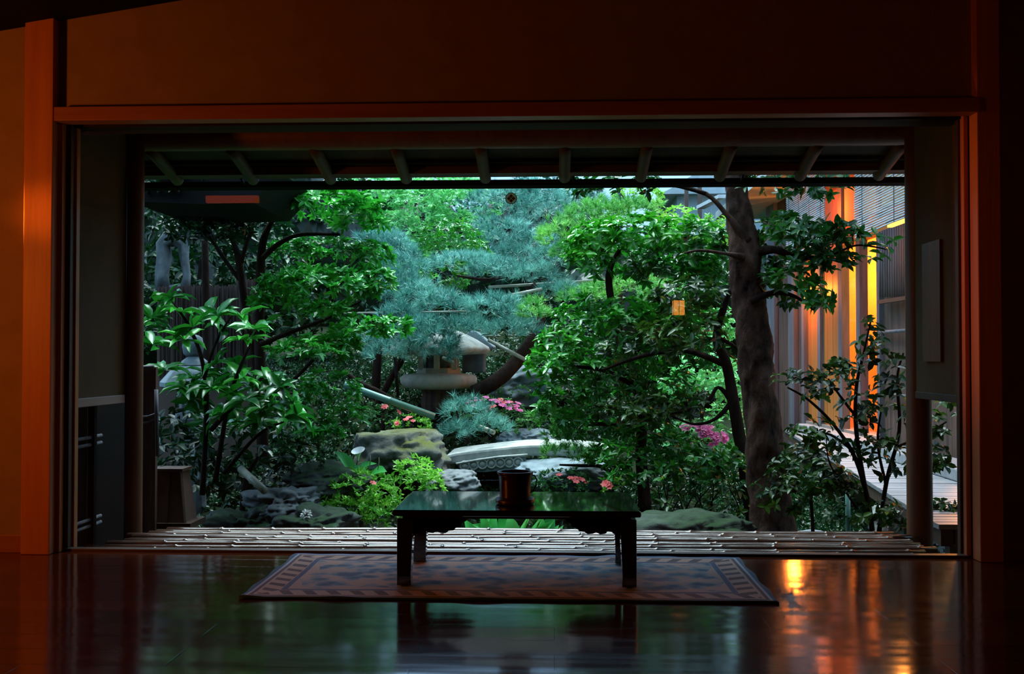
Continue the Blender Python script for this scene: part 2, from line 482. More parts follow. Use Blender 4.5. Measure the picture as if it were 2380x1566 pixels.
structure(MB().box((xr1 + 0.002, YW + 0.05, 0), (XR, YG + 0.10, CEIL)).build('trim_2', M['track_wood']))
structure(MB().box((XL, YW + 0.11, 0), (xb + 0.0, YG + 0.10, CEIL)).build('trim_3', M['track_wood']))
# stacked door stiles at the sides, each deeper than the one before
def stile(px0, px1, Y, mat, lab):
    o = MB().box((xat(px0, Y), Y, 0.0), (xat(px1, Y), Y + 0.035, zt0 + 0.02)).build('door_jamb', M[mat], bevel=0.003)
    tag(o, lab, 'door jamb')
stile(121, 141, YW + 0.0, 'wood_red', 'narrow dark jamb strip against the left pillar')
stile(146, 161, YW + 0.04, 'wood_dark', 'thin dark jamb strip in the middle of the three beside the left pillar')
stile(163, 175, YW + 0.078, 'wood_red', 'outermost thin jamb strip beside the shadowed left sleeve wall')
stile(2243, 2255, YW + 0.04, 'wood_red', 'middle reddish jamb strip beside the right pillar')
stile(2229, 2241, YW + 0.078, 'wood_dark', 'dark narrow jamb strip beside the olive right sleeve wall')

# sloped dark ceiling edge at the upper left, running down to the left wall
zc0, zc1 = zat(72, YW - 0.01, 0), zat(0, YW - 0.01, 425)
x0, x1 = xat(0, YW - 0.01, 72), xat(425, YW - 0.01, 0)
k = (zc1 - zc0) / (x1 - x0)
za, zb_ = zc0 + k * (XL - x0), CEIL
xe = x0 + (CEIL - zc0) / k
m = MB()
m.prism([(XL, za), (min(xe, XR), CEIL), (XL, CEIL)], (0, YW - 0.01 - YB, 0), (0, YB, 0), (1, 0, 0), (0, 0, 1))
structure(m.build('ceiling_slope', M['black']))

# ------------------------------------------------------------------ veranda
YE = 5.02
sx0 = xat(176, YG + 0.06)      # left sleeve wall plane
sx1 = xat(2226, YG + 0.06)
zs_l = zat(924, 4.7, 240); zs_r = zat(915, 4.7, 2180)
YS0 = YG + 0.05
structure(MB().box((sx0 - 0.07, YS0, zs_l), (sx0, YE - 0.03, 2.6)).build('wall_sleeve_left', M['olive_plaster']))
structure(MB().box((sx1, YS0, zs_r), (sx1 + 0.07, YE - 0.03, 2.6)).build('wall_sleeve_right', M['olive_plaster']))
# sills under the sleeve walls
o = MB().box((sx0 - 0.075, YS0, zs_l - 0.035), (sx0 + 0.015, YE - 0.07, zs_l + 0.005)).build('window_sill', M['wood_pale'], bevel=0.003)
tag(o, 'pale grey wooden sill under the left plaster sleeve wall', 'sill')
o = MB().box((sx1 - 0.012, YS0, zs_r - 0.03), (sx1 + 0.075, YE - 0.07, zs_r + 0.003)).build('window_sill', M['wood_dark'], bevel=0.003)
tag(o, 'dark wooden sill under the olive sleeve wall on the right', 'sill')
# outer low lattice behind left opening
lo = empty('low_bamboo_lattice', (sx0 - 0.12, 4.7, 0), 'dark low bamboo lattice in the opening under the left sleeve wall', 'lattice')
MB().box((sx0 - 0.17, YS0, -0.6), (sx0 - 0.14, YE + 0.5, zs_l + 0.3)).build('shade_board', M['black'], lo)  # black sheet standing in for the darkness inside the opening
for j, zz in enumerate((zs_l - 0.20, zs_l - 0.235, 0.05, 0.02)):
    MB().tube([(sx0 - 0.12, YS0, zz), (sx0 - 0.12, YE - 0.03, zz + 0.004)], 0.009, 8).build('rail', M['post_grey'], lo, smooth=True)
for yy in (YS0 + 0.14, YS0 + 0.42):
    MB().box((sx0 - 0.13, yy, -0.3), (sx0 - 0.10, yy + 0.03, zs_l)).build('upright', M['black'], lo)

# corner posts of the veranda (round logs)
def log_post(px, py_base, Y, r, lab, mat):
    c = P(px, py_base, Y)
    pts = [(c.x, c.y, -0.45 + i * 0.30) for i in range(9)]
    m = MB().tube(pts, [r * (1.03 - 0.006 * i) for i in range(9)], 20, wob=0.03, seed=px)
    o = m.build('veranda_post', mat, smooth=True)
    tag(o, lab, 'post')
    return c
log_post(309, 1250, YE, 0.043, 'reddish round veranda post at the far end of the left sleeve wall', M['log_post'])
log_post(2138, 1265, YE, 0.058, 'thick round veranda post in front of the lit annex', M['log_post'])

# solid strip standing in for a paler reflection over the right sleeve wall
pn = MB().box((sx1 - 0.014, 4.62, zat(840, 4.7, 2190)), (sx1 - 0.002, 4.84, zat(560, 4.7, 2190))).build('reflection_strip', M['log_post'])
tag(pn, 'plain narrow brown strip on the olive right sleeve wall, standing in for a reflection', 'panel')

# veranda ceiling and eave
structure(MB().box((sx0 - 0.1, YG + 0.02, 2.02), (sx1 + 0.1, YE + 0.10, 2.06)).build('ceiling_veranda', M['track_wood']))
zk = zat(342, YE + 0.05, 1190)
bm_ = MB().tube([(sx0 - 0.6 + i * 0.5, YE + 0.08, zk + 0.075) for i in range(11)], 0.075, 18, wob=0.03).build('eave_beam', M['log_post'], smooth=True)
tag(bm_, 'long dark log beam carrying the rafters above the veranda', 'beam')
zr0, zr1 = 1.885, 1.785
YR0, YR1 = YE + 0.06, 5.50
raf_px = [(350, 412), (545, 588), (732, 768), (920, 944), (1115, 1128), (1312, 1312), (1497, 1490), (1705, 1673), (1898, 1860), (2102, 2043)]
ords = ['leftmost', 'second from the left', 'third from the left', 'fourth from the left', 'fifth from the left', 'sixth from the left, nearest mid-opening',
        'fourth from the right', 'third from the right', 'second from the right', 'rightmost']
for i, (p0, p1) in enumerate(raf_px):
    xx = xat(p1, YR1, 415)
    sl = (1.86 - 1.795) / (YR1 - YE)
    pts = []
    for j in range(6):
        yy = YE + 0.10 + (YR1 + 0.01 - YE - 0.10) * j / 5
        zz = zat(414, YR1, 1190) + 0.004 + (YR1 - yy) * 0.24
        pts.append((xx, yy, zz))
    last = Vector(pts[-1])
    pts.append(last + Vector((0, 0.012, -0.003)))
    o = MB().tube(pts, [0.031] * 6 + [0.018], 14, wob=0.05, seed=i).build('log_rafter', M['rafter'], smooth=True)
    tag(o, 'round log rafter under the garden eave, %s of the ten' % ords[i], 'rafter', 'log rafters under the eave')
zE = zat(414, YR1, 1190)
m = MB()
y_in = YE + 0.06
z_a = zE + 0.035 + (YR1 - y_in) * 0.24
m.add([(sx0 - 0.7, y_in, z_a), (sx1 + 0.8, y_in, z_a), (sx1 + 0.8, YR1 + 0.02, zE + 0.033), (sx0 - 0.7, YR1 + 0.02, zE + 0.033),
       (sx0 - 0.7, y_in, z_a + 0.1), (sx1 + 0.8, y_in, z_a + 0.1), (sx1 + 0.8, YR1 + 0.02, zE + 0.06), (sx0 - 0.7, YR1 + 0.02, zE + 0.06)],
      [(0, 1, 2, 3), (4, 7, 6, 5), (0, 4, 5, 1), (1, 5, 6, 2), (2, 6, 7, 3), (3, 7, 4, 0)])


def soffit_mat():
    m_, nt, out = new_mat('soffit_shingles')
    tc = N(nt, 'ShaderNodeTexCoord')
    br = N(nt, 'ShaderNodeTexBrick', Scale=1.0)
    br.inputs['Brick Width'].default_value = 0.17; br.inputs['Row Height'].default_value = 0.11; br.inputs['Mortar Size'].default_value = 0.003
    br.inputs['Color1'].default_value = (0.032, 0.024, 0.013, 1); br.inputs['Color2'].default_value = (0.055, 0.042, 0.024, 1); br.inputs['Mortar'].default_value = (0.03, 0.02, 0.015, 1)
    nt.links.new(tc.outputs['Object'], br.inputs['Vector'])
    b = N(nt, 'ShaderNodeBsdfPrincipled', Roughness=0.8)
    nt.links.new(br.outputs[0], b.inputs['Base Color'])
    nt.links.new(b.outputs[0], out.inputs[0])
    return m_


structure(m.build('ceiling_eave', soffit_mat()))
for j, yy in enumerate((5.16, 5.34)):
    zz = zE + 0.03 + (YR1 - yy) * 0.24
    o = MB().box((sx0 - 0.7, yy, zz - 0.012), (sx1 + 0.8, yy + 0.035, zz + 0.01)).build('eave_batten', M['black'])
    tag(o, ['dark batten across the rafters, next to the log beam', 'dark batten across the rafters, next to the eave board'][j], 'batten')
o = MB().box((sx0 - 0.7, YR1 - 0.09, zE + 0.012), (sx1 + 0.8, YR1 + 0.03, zE + 0.05)).build('eave_board', M['rafter'])
tag(o, 'brown board along the outer edge of the eave, above the gutter', 'board')
# roof over the veranda and the room
m = MB()
m.prism([(YR1 + 0.03, zE + 0.05), (4.2, zE + 0.62), (4.2, 3.5), (YR1 - 0.35, 2.45), (YR1 + 0.05, zE + 0.12)], (9, 0, 0), (-5.0, 0, 0), (0, 1, 0), (0, 0, 1))
structure(m.build('roof', M['black']))
structure(MB().box((-5.0, -3.5, 2.9), (4.0, 4.3, 3.0)).build('roof_main', M['black']))
# gutter
gt = empty('rain_gutter', (0, YR1 + 0.09, zE - 0.02), 'black half-round rain gutter hanging just outside the rafter ends', 'gutter')
prof = [(-0.045, 0.0), (-0.035, -0.03), (0, -0.042), (0.035, -0.03), (0.045, 0.0), (0.038, 0.0), (0, -0.034), (-0.038, 0.0)]
MB().prism(prof, (5.6, 0, 0), (-3.0, YR1 + 0.11, zE + 0.004), (0, 1, 0), (0, 0, 1)).build('trough', M['black'], gt)
for i in range(6):
    xx = -2.6 + i * 0.9
    MB().bar((xx, YR1 - 0.02, zE + 0.03), (xx, YR1 + 0.11, zE - 0.035), 0.012, 0.006).build('bracket', M['black'], gt)

# glass pane of the opening with its round crest sticker
gl = MB().box((xat(175, YG), YG, 0.012), (xat(2229, YG), YG + 0.004, zt0)).build('window_1', M['glass'])
structure(gl)
ec = P(1188, 461, YG - 0.004)
em = empty('crest_sticker', ec, 'small round crest sticker of dark diamonds in a ring, on the glass', 'sticker')


def disc(name, r0, r1, y, mat, parent, n=40):
    mb = MB(); vs = []; fs = []
    for k_ in range(n):
        a = 2 * PI * k_ / n
        for r in (r0, r1):
            vs.append((ec.x + r * math.cos(a), y, ec.z + r * math.sin(a)))
            vs.append((ec.x + r * math.cos(a), y + 0.0008, ec.z + r * math.sin(a)))
    for k_ in range(n):
        a = 4 * k_; b = 4 * ((k_ + 1) % n)
        fs += [(a, b, b + 2, a + 2), (a + 1, a + 3, b + 3, b + 1), (a + 2, b + 2, b + 3, a + 3), (a, a + 1, b + 1, b)]
    return mb.add(vs, fs).build(name, mat, parent)


disc('backing', 0.0002, 0.0232, ec.y + 0.0010, M['sticker_film'], em)
disc('ring', 0.0225, 0.0252, ec.y, M['sticker_ring'], em)
for dx, dz in ((0, 1), (0, -1), (1, 0), (-1, 0)):
    cx, cz, h = ec.x + dx * 0.0098, ec.z + dz * 0.0098, 0.0088
    d = MB().prism([(h, 0), (0, h), (-h, 0), (0, -h)], (0, 0.0008, 0), (cx, ec.y, cz), (1, 0, 0), (0, 0, 1)).build('diamond', M['sticker_dark'], em)
    h2 = 0.0016
    dd = MB().prism([(h2, 0), (0, h2), (-h2, 0), (0, -h2)], (0, 0.0004, 0), (cx, ec.y - 0.0006, cz), (1, 0, 0), (0, 0, 1)).build('pale_dot', M['sticker_pale'], d)
    dd.matrix_parent_inverse = Matrix.Translation(-em.location)

# bamboo deck: poles along the opening
NB = 11
names = ['first', 'second', 'third', 'fourth', 'fifth', 'sixth', 'seventh', 'eighth', 'ninth', 'tenth', 'eleventh', 'twelfth']
for i in range(NB):
    y0 = YG + 0.035 + i * (YE - YG - 0.035) / (NB - 1) * 0.98
    m = MB()
    xs0 = sx0 + 0.10 + random.uniform(-0.02, 0.05) + (0.06 if i > 7 else 0)
    xs1 = sx1 - 0.04 + random.uniform(-0.04, 0.03)
    pts = []; rad = []
    x = xs0; r0 = random.uniform(0.023, 0.027)
    ph = random.uniform(0, 9)
    nxt = x + random.uniform(0.05, 0.3)
    step = 0.04
    nodes = []
    while x < xs1:
        nodes.append(x); x += random.uniform(0.22, 0.36)
    nodes = nodes[1:]
    xs = list(np.arange(xs0, xs1, 0.09))
    ev = [(q, 0) for q in xs]
    for q in nodes:
        ev += [(q - 0.010, 0), (q - 0.004, 1), (q, 2), (q + 0.004, 1), (q + 0.011, -1)]
    ev.sort()
    for q, kd in ev:
        wy = 0.004 * math.sin(q * 1.9 + ph) + 0.002 * math.sin(q * 5.3 + ph * 2)
        wz = 0.003 * math.sin(q * 2.3 + ph)
        rr = r0 * {0: 1.0, 1: 1.09, 2: 1.16, -1: 0.95}[kd]
        pts.append((q, y0 + wy, -0.026 + wz)); rad.append(rr)
    m.tube(pts, rad, 12)
    o = m.build('bamboo_deck_pole', M['bamboo'], smooth=True)
    o['label'] = 'bamboo pole of the veranda deck, %s row out from the threshold' % names[i]
    o['category'] = 'bamboo pole'; o['group'] = 'bamboo poles of the veranda deck'
o = MB().box((sx0 + 0.02, YG + 0.0, -0.12), (sx1 + 0.02, YE, -0.056)).build('deck_joist_board', M['wood_dark_h'])
tag(o, 'dark boards carrying the bamboo poles of the deck', 'board')
structure(MB().box((XL, YG + 0.02, -0.9), (XR, YG + 0.12, -0.12)).build('wall_foundation', M['wood_dark']))

# ------------------------------------------------------------------ rug
c_fl, c_fr = G(680, 1291), G(1705, 1298)
c_nl, c_nr = G(562, 1392), G(1826, 1405)
ry0 = (c_nl.y + c_nr.y) / 2; ry1 = min((c_fl.y + c_fr.y) / 2, YW - 0.0)
rx0 = (c_nl.x + c_fl.x) / 2; rx1 = (c_nr.x + c_fr.x) / 2
rcx, rcy, rhx, rhy = (rx0 + rx1) / 2, (ry0 + ry1) / 2, (rx1 - rx0) / 2, (ry1 - ry0) / 2


def rug_mat():
    m_, nt, out = new_mat('faded_patterned_wool')
    L = nt.links.new

    def mth(op, a, b=None, clamp=False):
        n = N(nt, 'ShaderNodeMath', operation=op, use_clamp=clamp)
        for i_, q in enumerate((a, b)):
            if q is None: continue
            if isinstance(q, (int, float)): n.inputs[i_].default_value = q
            else: L(q, n.inputs[i_])
        return n.outputs[0]
    tc = N(nt, 'ShaderNodeTexCoord'); sp = N(nt, 'ShaderNodeSeparateXYZ'); L(tc.outputs['Object'], sp.inputs[0])
    X, Y_ = sp.outputs[0], sp.outputs[1]
    dx = mth('SUBTRACT', rhx, mth('ABSOLUTE', X)); dy = mth('SUBTRACT', rhy, mth('ABSOLUTE', Y_))
    d = mth('MINIMUM', dx, dy)
    blue = (0.03, 0.10, 0.22); terra = (0.50, 0.36, 0.30); pale = (0.40, 0.50, 0.60); brown = (0.07, 0.06, 0.09)
    bands = ramp(nt, mth('DIVIDE', d, 0.25), [(0.0, blue), (0.06, pale), (0.10, brown), (0.15, terra), (0.46, blue), (0.54, terra), (0.70, (0.5, 0.5, 0.5))], 'CONSTANT')
    # hooked motifs along the border: stretch along the side
    along = mth('ADD', mth('MULTIPLY', mth('GREATER_THAN', dx, dy), X), mth('MULTIPLY', mth('SUBTRACT', 1.0, mth('GREATER_THAN', dx, dy)), Y_))
    s1 = mth('SINE', mth('ADD', mth('MULTIPLY', along, 75.0), mth('MULTIPLY', d, 40.0)))
    inb = mth('MULTIPLY', mth('GREATER_THAN', d, 0.048), mth('LESS_THAN', d, 0.112))
    mot = mth('MULTIPLY', mth('GREATER_THAN', s1, 0.15), inb)
    mc = N(nt, 'ShaderNodeMix', data_type='RGBA'); L(mot, mc.inputs[0]); L(bands, mc.inputs[6]); mc.inputs[7].default_value = c4((0.07, 0.055, 0.075))
    # field
    nz = N(nt, 'ShaderNodeTexNoise', Scale=9.0, Detail=6.0, Roughness=0.7); L(tc.outputs['Object'], nz.inputs['Vector'])
    vo = N(nt, 'ShaderNodeTexVoronoi', Scale=16.0); L(tc.outputs['Object'], vo.inputs['Vector'])
    fsum = mth('ADD', mth('MULTIPLY', nz.outputs[0], 0.8), mth('MULTIPLY', vo.outputs['Distance'], 0.35))
    # central medallion
    r2 = mth('ADD', mth('ABSOLUTE', mth('MULTIPLY', X, 1.6)), mth('ABSOLUTE', mth('MULTIPLY', Y_, 4.5)))
    wv = mth('MULTIPLY', mth('SINE', mth('MULTIPLY', r2, 10.0)), 0.07)
    fs2 = mth('ADD', fsum, wv)
    field = ramp(nt, fs2, [(0.42, (0.03, 0.11, 0.20)), (0.50, (0.09, 0.22, 0.32)), (0.57, (0.24, 0.30, 0.36)), (0.66, (0.50, 0.36, 0.30))])
    mf = N(nt, 'ShaderNodeMix', data_type='RGBA'); L(mth('GREATER_THAN', d, mth('ADD', 0.155, mth('MULTIPLY', mth('SINE', mth('MULTIPLY', along, 22.0)), 0.018))), mf.inputs[0]); L(mc.outputs[2], mf.inputs[6]); L(field, mf.inputs[7])
    b = N(nt, 'ShaderNodeBsdfPrincipled', Roughness=0.95); b.inputs['Specular IOR Level'].default_value = 0.1
    b.inputs['Sheen Weight'].default_value = 0.3
    L(mf.outputs[2], b.inputs['Base Color'])
    bp = N(nt, 'ShaderNodeBump', Strength=0.4, Distance=0.004); L(nz.outputs[0], bp.inputs['Height']); L(bp.outputs[0], b.inputs['Normal'])
    L(b.outputs[0], out.inputs[0])
    return m_


nx, ny = 90, 24
vs = []; fs = []
for lay, z in ((0, 0.007), (1, 0.0006)):
    for j in range(ny + 1):
        for i in range(nx + 1):
            u, v = i / nx * 2 - 1, j / ny * 2 - 1
            wz = 0
            if lay == 0:
                wz = max(0, noise.noise(Vector((u * 4, v * 2, 3)))) * 0.006
                e = max(0, abs(v) - 0.75) / 0.25
                wz += 0.012 * e * max(0, noise.noise(Vector((u * 5.5, v * 1, 8))))
                if abs(u) == 1 or abs(v) == 1: z_ = 0.005
            wx = 0.004 * noise.noise(Vector((v * 3, u * 7, 1)))
            vs.append((u * (rhx + (0.005 * math.sin(v * 9) if abs(u) > 0.99 else 0)), v * rhy + wx + 0.006 * noise.noise(Vector((u * 6, v, 5))), z + wz))
nn = (nx + 1) * (ny + 1)
for j in range(ny):
    for i in range(nx):
        a = j * (nx + 1) + i
        fs.append((a, a + 1, a + nx + 2, a + nx + 1)); fs.append((a + nn, a + nn + nx + 1, a + nn + nx + 2, a + nn + 1))
for i in range(nx):
    for a in (i, ny * (nx + 1) + i):
        fs.append((a, a + nn, a + nn + 1, a + 1))
for j in range(ny):
    for a in (j * (nx + 1), j * (nx + 1) + nx):
        fs.append((a, a + nx + 1, a + nn + nx + 1, a + nn))
rug = MB().add(vs, fs).build('patterned_rug', rug_mat(), smooth=True)
rug.location = (rcx, rcy, 0)
tag(rug, 'faded blue and terracotta oriental rug under the low table on the polished floor', 'rug')

# ------------------------------------------------------------------ low table
fl = G(938, 1362, 0.012); fr_ = G(1464, 1364, 0.012)
tY0 = (fl.y + fr_.y) / 2
tx0 = P(922, 1362, tY0).x; tx1 = P(1480, 1364, tY0).x
tH = zat(1187, tY0 - 0.03, 1200)
tY1 = tY0 + 0.44
tcx = (tx0 + tx1) / 2
tb = empty('low_table', (tcx, (tY0 + tY1) / 2, 0), 'black lacquered low table with carved apron brackets, standing on the rug', 'table')
TT = tH
bx0 = P(912, 1187, tY0 - 0.02).x; bx1 = P(1490, 1187, tY0 - 0.02).x
MB().box((bx0, tY0 - 0.03, TT - 0.022), (bx1, tY1 + 0.06, TT)).build('table_top', M['lacquer'], tb, bevel=0.006)
MB().box((tx0 + 0.02, tY0 + 0.005, TT - 0.034), (tx1 - 0.02, tY1 + 0.03, TT - 0.022)).build('under_frame', M['lacquer'], tb)
lw = 0.052
for (x_, s_) in ((tx0, 1), (tx1, -1)):
    for yy in (tY0, tY1 - 0.01):
        vs = []
        a, b = x_, x_ + s_ * lw
        prof = [(0.012, 0.0), (0.05, -0.002), (0.16, 0.003), (TT - 0.034, 0.008)]
        m = MB(); q = []
        for z_, g_ in prof:
            x0_, x1_ = sorted((a, b + s_ * g_))
            q += [(x0_, yy, z_), (x1_, yy, z_), (x1_, yy + lw + g_, z_), (x0_, yy + lw + g_, z_)]
        fs = [(0, 1, 2, 3), tuple(range(len(q) - 4, len(q)))]
        for r_ in range(len(prof) - 1):
            for k_ in range(4):
                i0 = r_ * 4 + k_; i1 = r_ * 4 + (k_ + 1) % 4
                fs.append((i0, i1, i1 + 4, i0 + 4))
        m.add(q, fs).build('leg', M['lacquer'], tb, bevel=0.003)
# carved cloud brackets
def bracket(x0_, sgn, yy):
    L_ = 0.20; pts = []
    top = 0.0
    pts.append((0, 0)); pts.append((L_, 0))
    bot = [(L_ - 0.004, -0.010), (L_ - 0.018, -0.016), (L_ - 0.022, -0.028), (L_ - 0.040, -0.034), (L_ - 0.050, -0.044), (L_ - 0.068, -0.046), (L_ - 0.078, -0.054), (L_ - 0.098, -0.052),
           (L_ - 0.110, -0.046), (L_ - 0.122, -0.054), (L_ - 0.142, -0.052), (L_ - 0.150, -0.042), (L_ - 0.165, -0.046), (0.012, -0.060), (0, -0.075)]
    pts += bot
    pts = [(x_ * sgn, z_) for x_, z_ in pts]
    m = MB().prism(pts, (0, 0.014, 0), (x0_, yy, TT - 0.034), (1, 0, 0), (0, 0, 1))
    # raised scroll beads on the carving
    for (qx, qz, r) in ((0.05, -0.028, 0.011), (0.085, -0.034, 0.012), (0.12, -0.028, 0.011), (0.15, -0.018, 0.008), (0.028, -0.04, 0.009)):
        ring = [(x0_ + sgn * (qx + r * math.cos(t)), yy - 0.001, TT - 0.034 + qz + r * math.sin(t)) for t in np.linspace(0, 5.2, 12)]
        m.tube(ring, 0.003, 6)
    m.build('carved_bracket', M['carving'], tb)
for yy in (tY0 + 0.012, tY1 + 0.012):
    bracket(tx0 + lw, 1, yy); bracket(tx1 - lw, -1, yy)

# pot and tray
pc = P(1197, 1165, tY0 + 0.08)
pcy = tY0 + 0.14
pcx = P(1197, 1160, pcy).x
rp = S(41, pcy)
tray = MB().lathe([(0.01, 0), (rp * 1.02, 0), (rp * 1.10, 0.006), (rp * 1.10, 0.022), (rp * 1.04, 0.022), (rp * 1.02, 0.010), (0.01, 0.009)], 40, (pcx, pcy, TT + 0.0005)).build('round_tray', M['pot'], smooth=True)
tag(tray, 'small round dark red lacquer tray on the low table', 'tray')
zt = TT + 0.0105
hp = zat(1095, pcy, 1197) - zt
pt = empty('wooden_pot', (pcx, pcy, zt), 'dark reddish wooden cylinder pot with side handle, standing on a small round tray', 'pot')
MB().lathe([(0.005, 0), (rp * 0.84, 0), (rp * 0.86, 0.01), (rp * 0.88, hp * 0.5), (rp * 0.93, hp * 0.86), (rp * 1.0, hp - 0.008), (rp * 0.93, hp - 0.008), (rp * 0.80, hp * 0.7), (0.005, hp * 0.68)], 40, (pcx, pcy, zt)).build('body', M['pot'], pt, smooth=True)
MB().lathe([(rp * 0.90, hp - 0.010), (rp * 1.02, hp - 0.010), (rp * 1.03, hp - 0.003), (rp * 1.0, hp), (rp * 0.90, hp), (rp * 0.90, hp - 0.010)], 40, (pcx, pcy, zt)).build('rim', M['pot'], pt, smooth=True)
hx = pcx + rp * 0.92
MB().tube([(hx - 0.002, pcy, zt + hp * 0.9), (hx + 0.012, pcy, zt + hp * 0.86), (hx + 0.02, pcy, zt + hp * 0.74), (hx + 0.016, pcy, zt + hp * 0.5), (hx + 0.006, pcy, zt + hp * 0.32), (hx - 0.006, pcy, zt + hp * 0.28)], 0.0022, 8).build('handle', M['black'], pt, smooth=True)

# ------------------------------------------------------------------ interior lamps (mostly outside the frame)
def lamp_data(name, loc, power, color, size, typ='POINT', rot=None):
    l = bpy.data.lights.new(name, typ); l.energy = power; l.color = color
    if typ == 'POINT': l.shadow_soft_size = size
    elif typ == 'AREA': l.size = size
    o = bpy.data.objects.new(name, l); col.objects.link(o); o.location = loc
    if rot: o.rotation_euler = rot
    return o


WARM = (1.0, 0.235, 0.022)
# small amber lantern standing behind the camera: shows as a reflection in the glass
D = 9.4
r_ = ray(1577, 715); q = CAM + r_ * (D / r_.y)
lp = Vector((q.x, 2 * YG - q.y, q.z))
ln = empty('amber_lantern', (lp.x, lp.y, 0), 'small amber paper lantern on a thin stand, reflected in the glass', 'lantern')
MB().box((lp.x - 0.05, lp.y - 0.05, lp.z - 0.065), (lp.x + 0.05, lp.y + 0.05, lp.z + 0.065)).build('shade', emit('amber_glow', (1, 0.33, 0.045), 9.0), ln)
for sx_ in (-0.052, 0, 0.052):
    MB().box((lp.x + sx_ - 0.002, lp.y + 0.051, lp.z - 0.07), (lp.x + sx_ + 0.002, lp.y + 0.055, lp.z + 0.07)).build('lattice_bar', M['black'], ln)
MB().tube([(lp.x, lp.y, 0.0), (lp.x, lp.y, lp.z - 0.066)], 0.012, 10).build('stand', M['wood_dark'], ln)
MB().lathe([(0.01, 0), (0.12, 0), (0.12, 0.015), (0.01, 0.02)], 24, (lp.x, lp.y, 0)).build('foot', M['wood_dark'], ln)
# floor lamp on the left, out of the frame, that lights the left pillar
ll = Vector((-3.42, 2.65, 1.30))
fl_ = empty('floor_lamp', (ll.x, ll.y, 0), 'tall floor lamp with a paper shade beside the left wall, outside the picture', 'lamp')
MB().lathe([(0.10, -0.14), (0.12, -0.14), (0.12, 0.14), (0.10, 0.14)], 24, (ll.x, ll.y, ll.z - 0.02)).build('lamp_shade', emit('lamp_paper', (1, 0.30, 0.04), 1.0), fl_)
MB().tube([(ll.x, ll.y, 0), (ll.x, ll.y, ll.z - 0.16)], 0.014, 10).build('pole', M['wood_dark'], fl_)
MB().lathe([(0.01, 0), (0.14, 0), (0.14, 0.02), (0.01, 0.03)], 24, (ll.x, ll.y, 0)).build('base', M['wood_dark'], fl_)
lamp_data('floor_lamp_light', ll + Vector((0.16, 0.1, 0)), 40.0, WARM, 0.08)
# small wall spotlight aimed along the wall at the right pillar
sp0 = Vector((-3.3, 4.12, 1.5)); tgt = Vector((xr1, YW, 1.25))
sl_ = MB().tube([sp0 - (tgt - sp0).normalized() * 0.14, sp0 - (tgt - sp0).normalized() * 0.03], 0.04, 14).build('wall_spotlight', M['black'], smooth=True)
tag(sl_, 'small black wall spotlight at the left, outside the picture, aimed at the right pillar', 'lamp')
so = lamp_data('spot_beam', sp0, 240.0, WARM, 0.03, 'SPOT', (tgt - sp0).to_track_quat('-Z', 'Y').to_euler())
so.data.spot_size = math.radians(19); so.data.spot_blend = 1.0; so.data.shadow_soft_size = 0.03
# glowing bar added out of view to give the orange reflection in the glass
D = 6.6
r_ = ray(540, 463); q = CAM + r_ * (D / r_.y)
bp_ = Vector((q.x, 2 * YG - q.y, q.z))
bl = MB().box((bp_.x - 0.17, bp_.y - 0.02, bp_.z - 0.022), (bp_.x + 0.17, bp_.y + 0.02, bp_.z + 0.022)).build('reflected_glow_bar', emit('orange_bar', (1, 0.12, 0.015), 1.3))
tag(bl, 'thin glowing orange bar added out of view by the left wall for its reflection in the glass', 'lamp')

# ------------------------------------------------------------------ foliage generators
T7 = np.array([(0, 0, 0), (.30, .5, .10), (.30, -.5, .10), (.70, .40, .04), (.70, -.40, .04), (1, 0, -.14), (.5, 0, -.02)])
T5 = np.array([(0, 0, 0), (.45, .5, .10), (.45, -.5, .10), (1, 0, -.10)])
T11 = np.array([(0, 0, 0), (.18, .34, .07), (.18, -.34, .07), (.45, .5, .10), (.45, -.5, .10), (.75, .34, .03), (.75, -.34, .03), (1, 0, -.2), (.2, 0, 0), (.48, 0, .0), (.77, 0, -.06)])


def leaves(base, d, n, length, wr, tpl, tone, extra=None):
    """build arrays for leaves; base,d,n (N,3); length (N,)"""
    s = np.cross(n, d); s /= np.linalg.norm(s, axis=1, keepdims=True) + 1e-9
    n2 = np.cross(d, s)
    T = {'7': T7, '5': T5, '11': T11}[tpl]
    k = len(T)
    L_ = length[:, None, None]
    V = base[:, None, :] + L_ * (T[None, :, 0:1] * d[:, None, :] + T[None, :, 1:2] * wr * s[:, None, :] + T[None, :, 2:3] * n2[:, None, :])
    NN = len(base)
    off = (np.arange(NN) * k)[:, None]
    if tpl == '7':
        q4 = np.concatenate([off + np.array([[0, 6, 3, 1]]), off + np.array([[0, 2, 4, 6]])])
        q3 = np.concatenate([off + np.array([[6, 5, 3]]), off + np.array([[6, 4, 5]])])
        faces = [(4, q4), (3, q3)]
    elif tpl == '5':
        faces = [(3, np.concatenate([off + np.array([[0, 3, 1]]), off + np.array([[0, 2, 3]])]))]
    else:
        q4 = np.concatenate([off + np.array([f]) for f in ([8, 9, 3, 1], [9, 10, 5, 3], [8, 2, 4, 9], [9, 4, 6, 10])])
        q3 = np.concatenate([off + np.array([f]) for f in ([0, 8, 1], [0, 2, 8], [10, 7, 5], [10, 6, 7])])
        faces = [(4, q4), (3, q3)]
    vals = np.repeat(tone, k)
    return V.reshape(-1, 3), faces, vals


def unit(a): return a / (np.linalg.norm(a, axis=1, keepdims=True) + 1e-9)


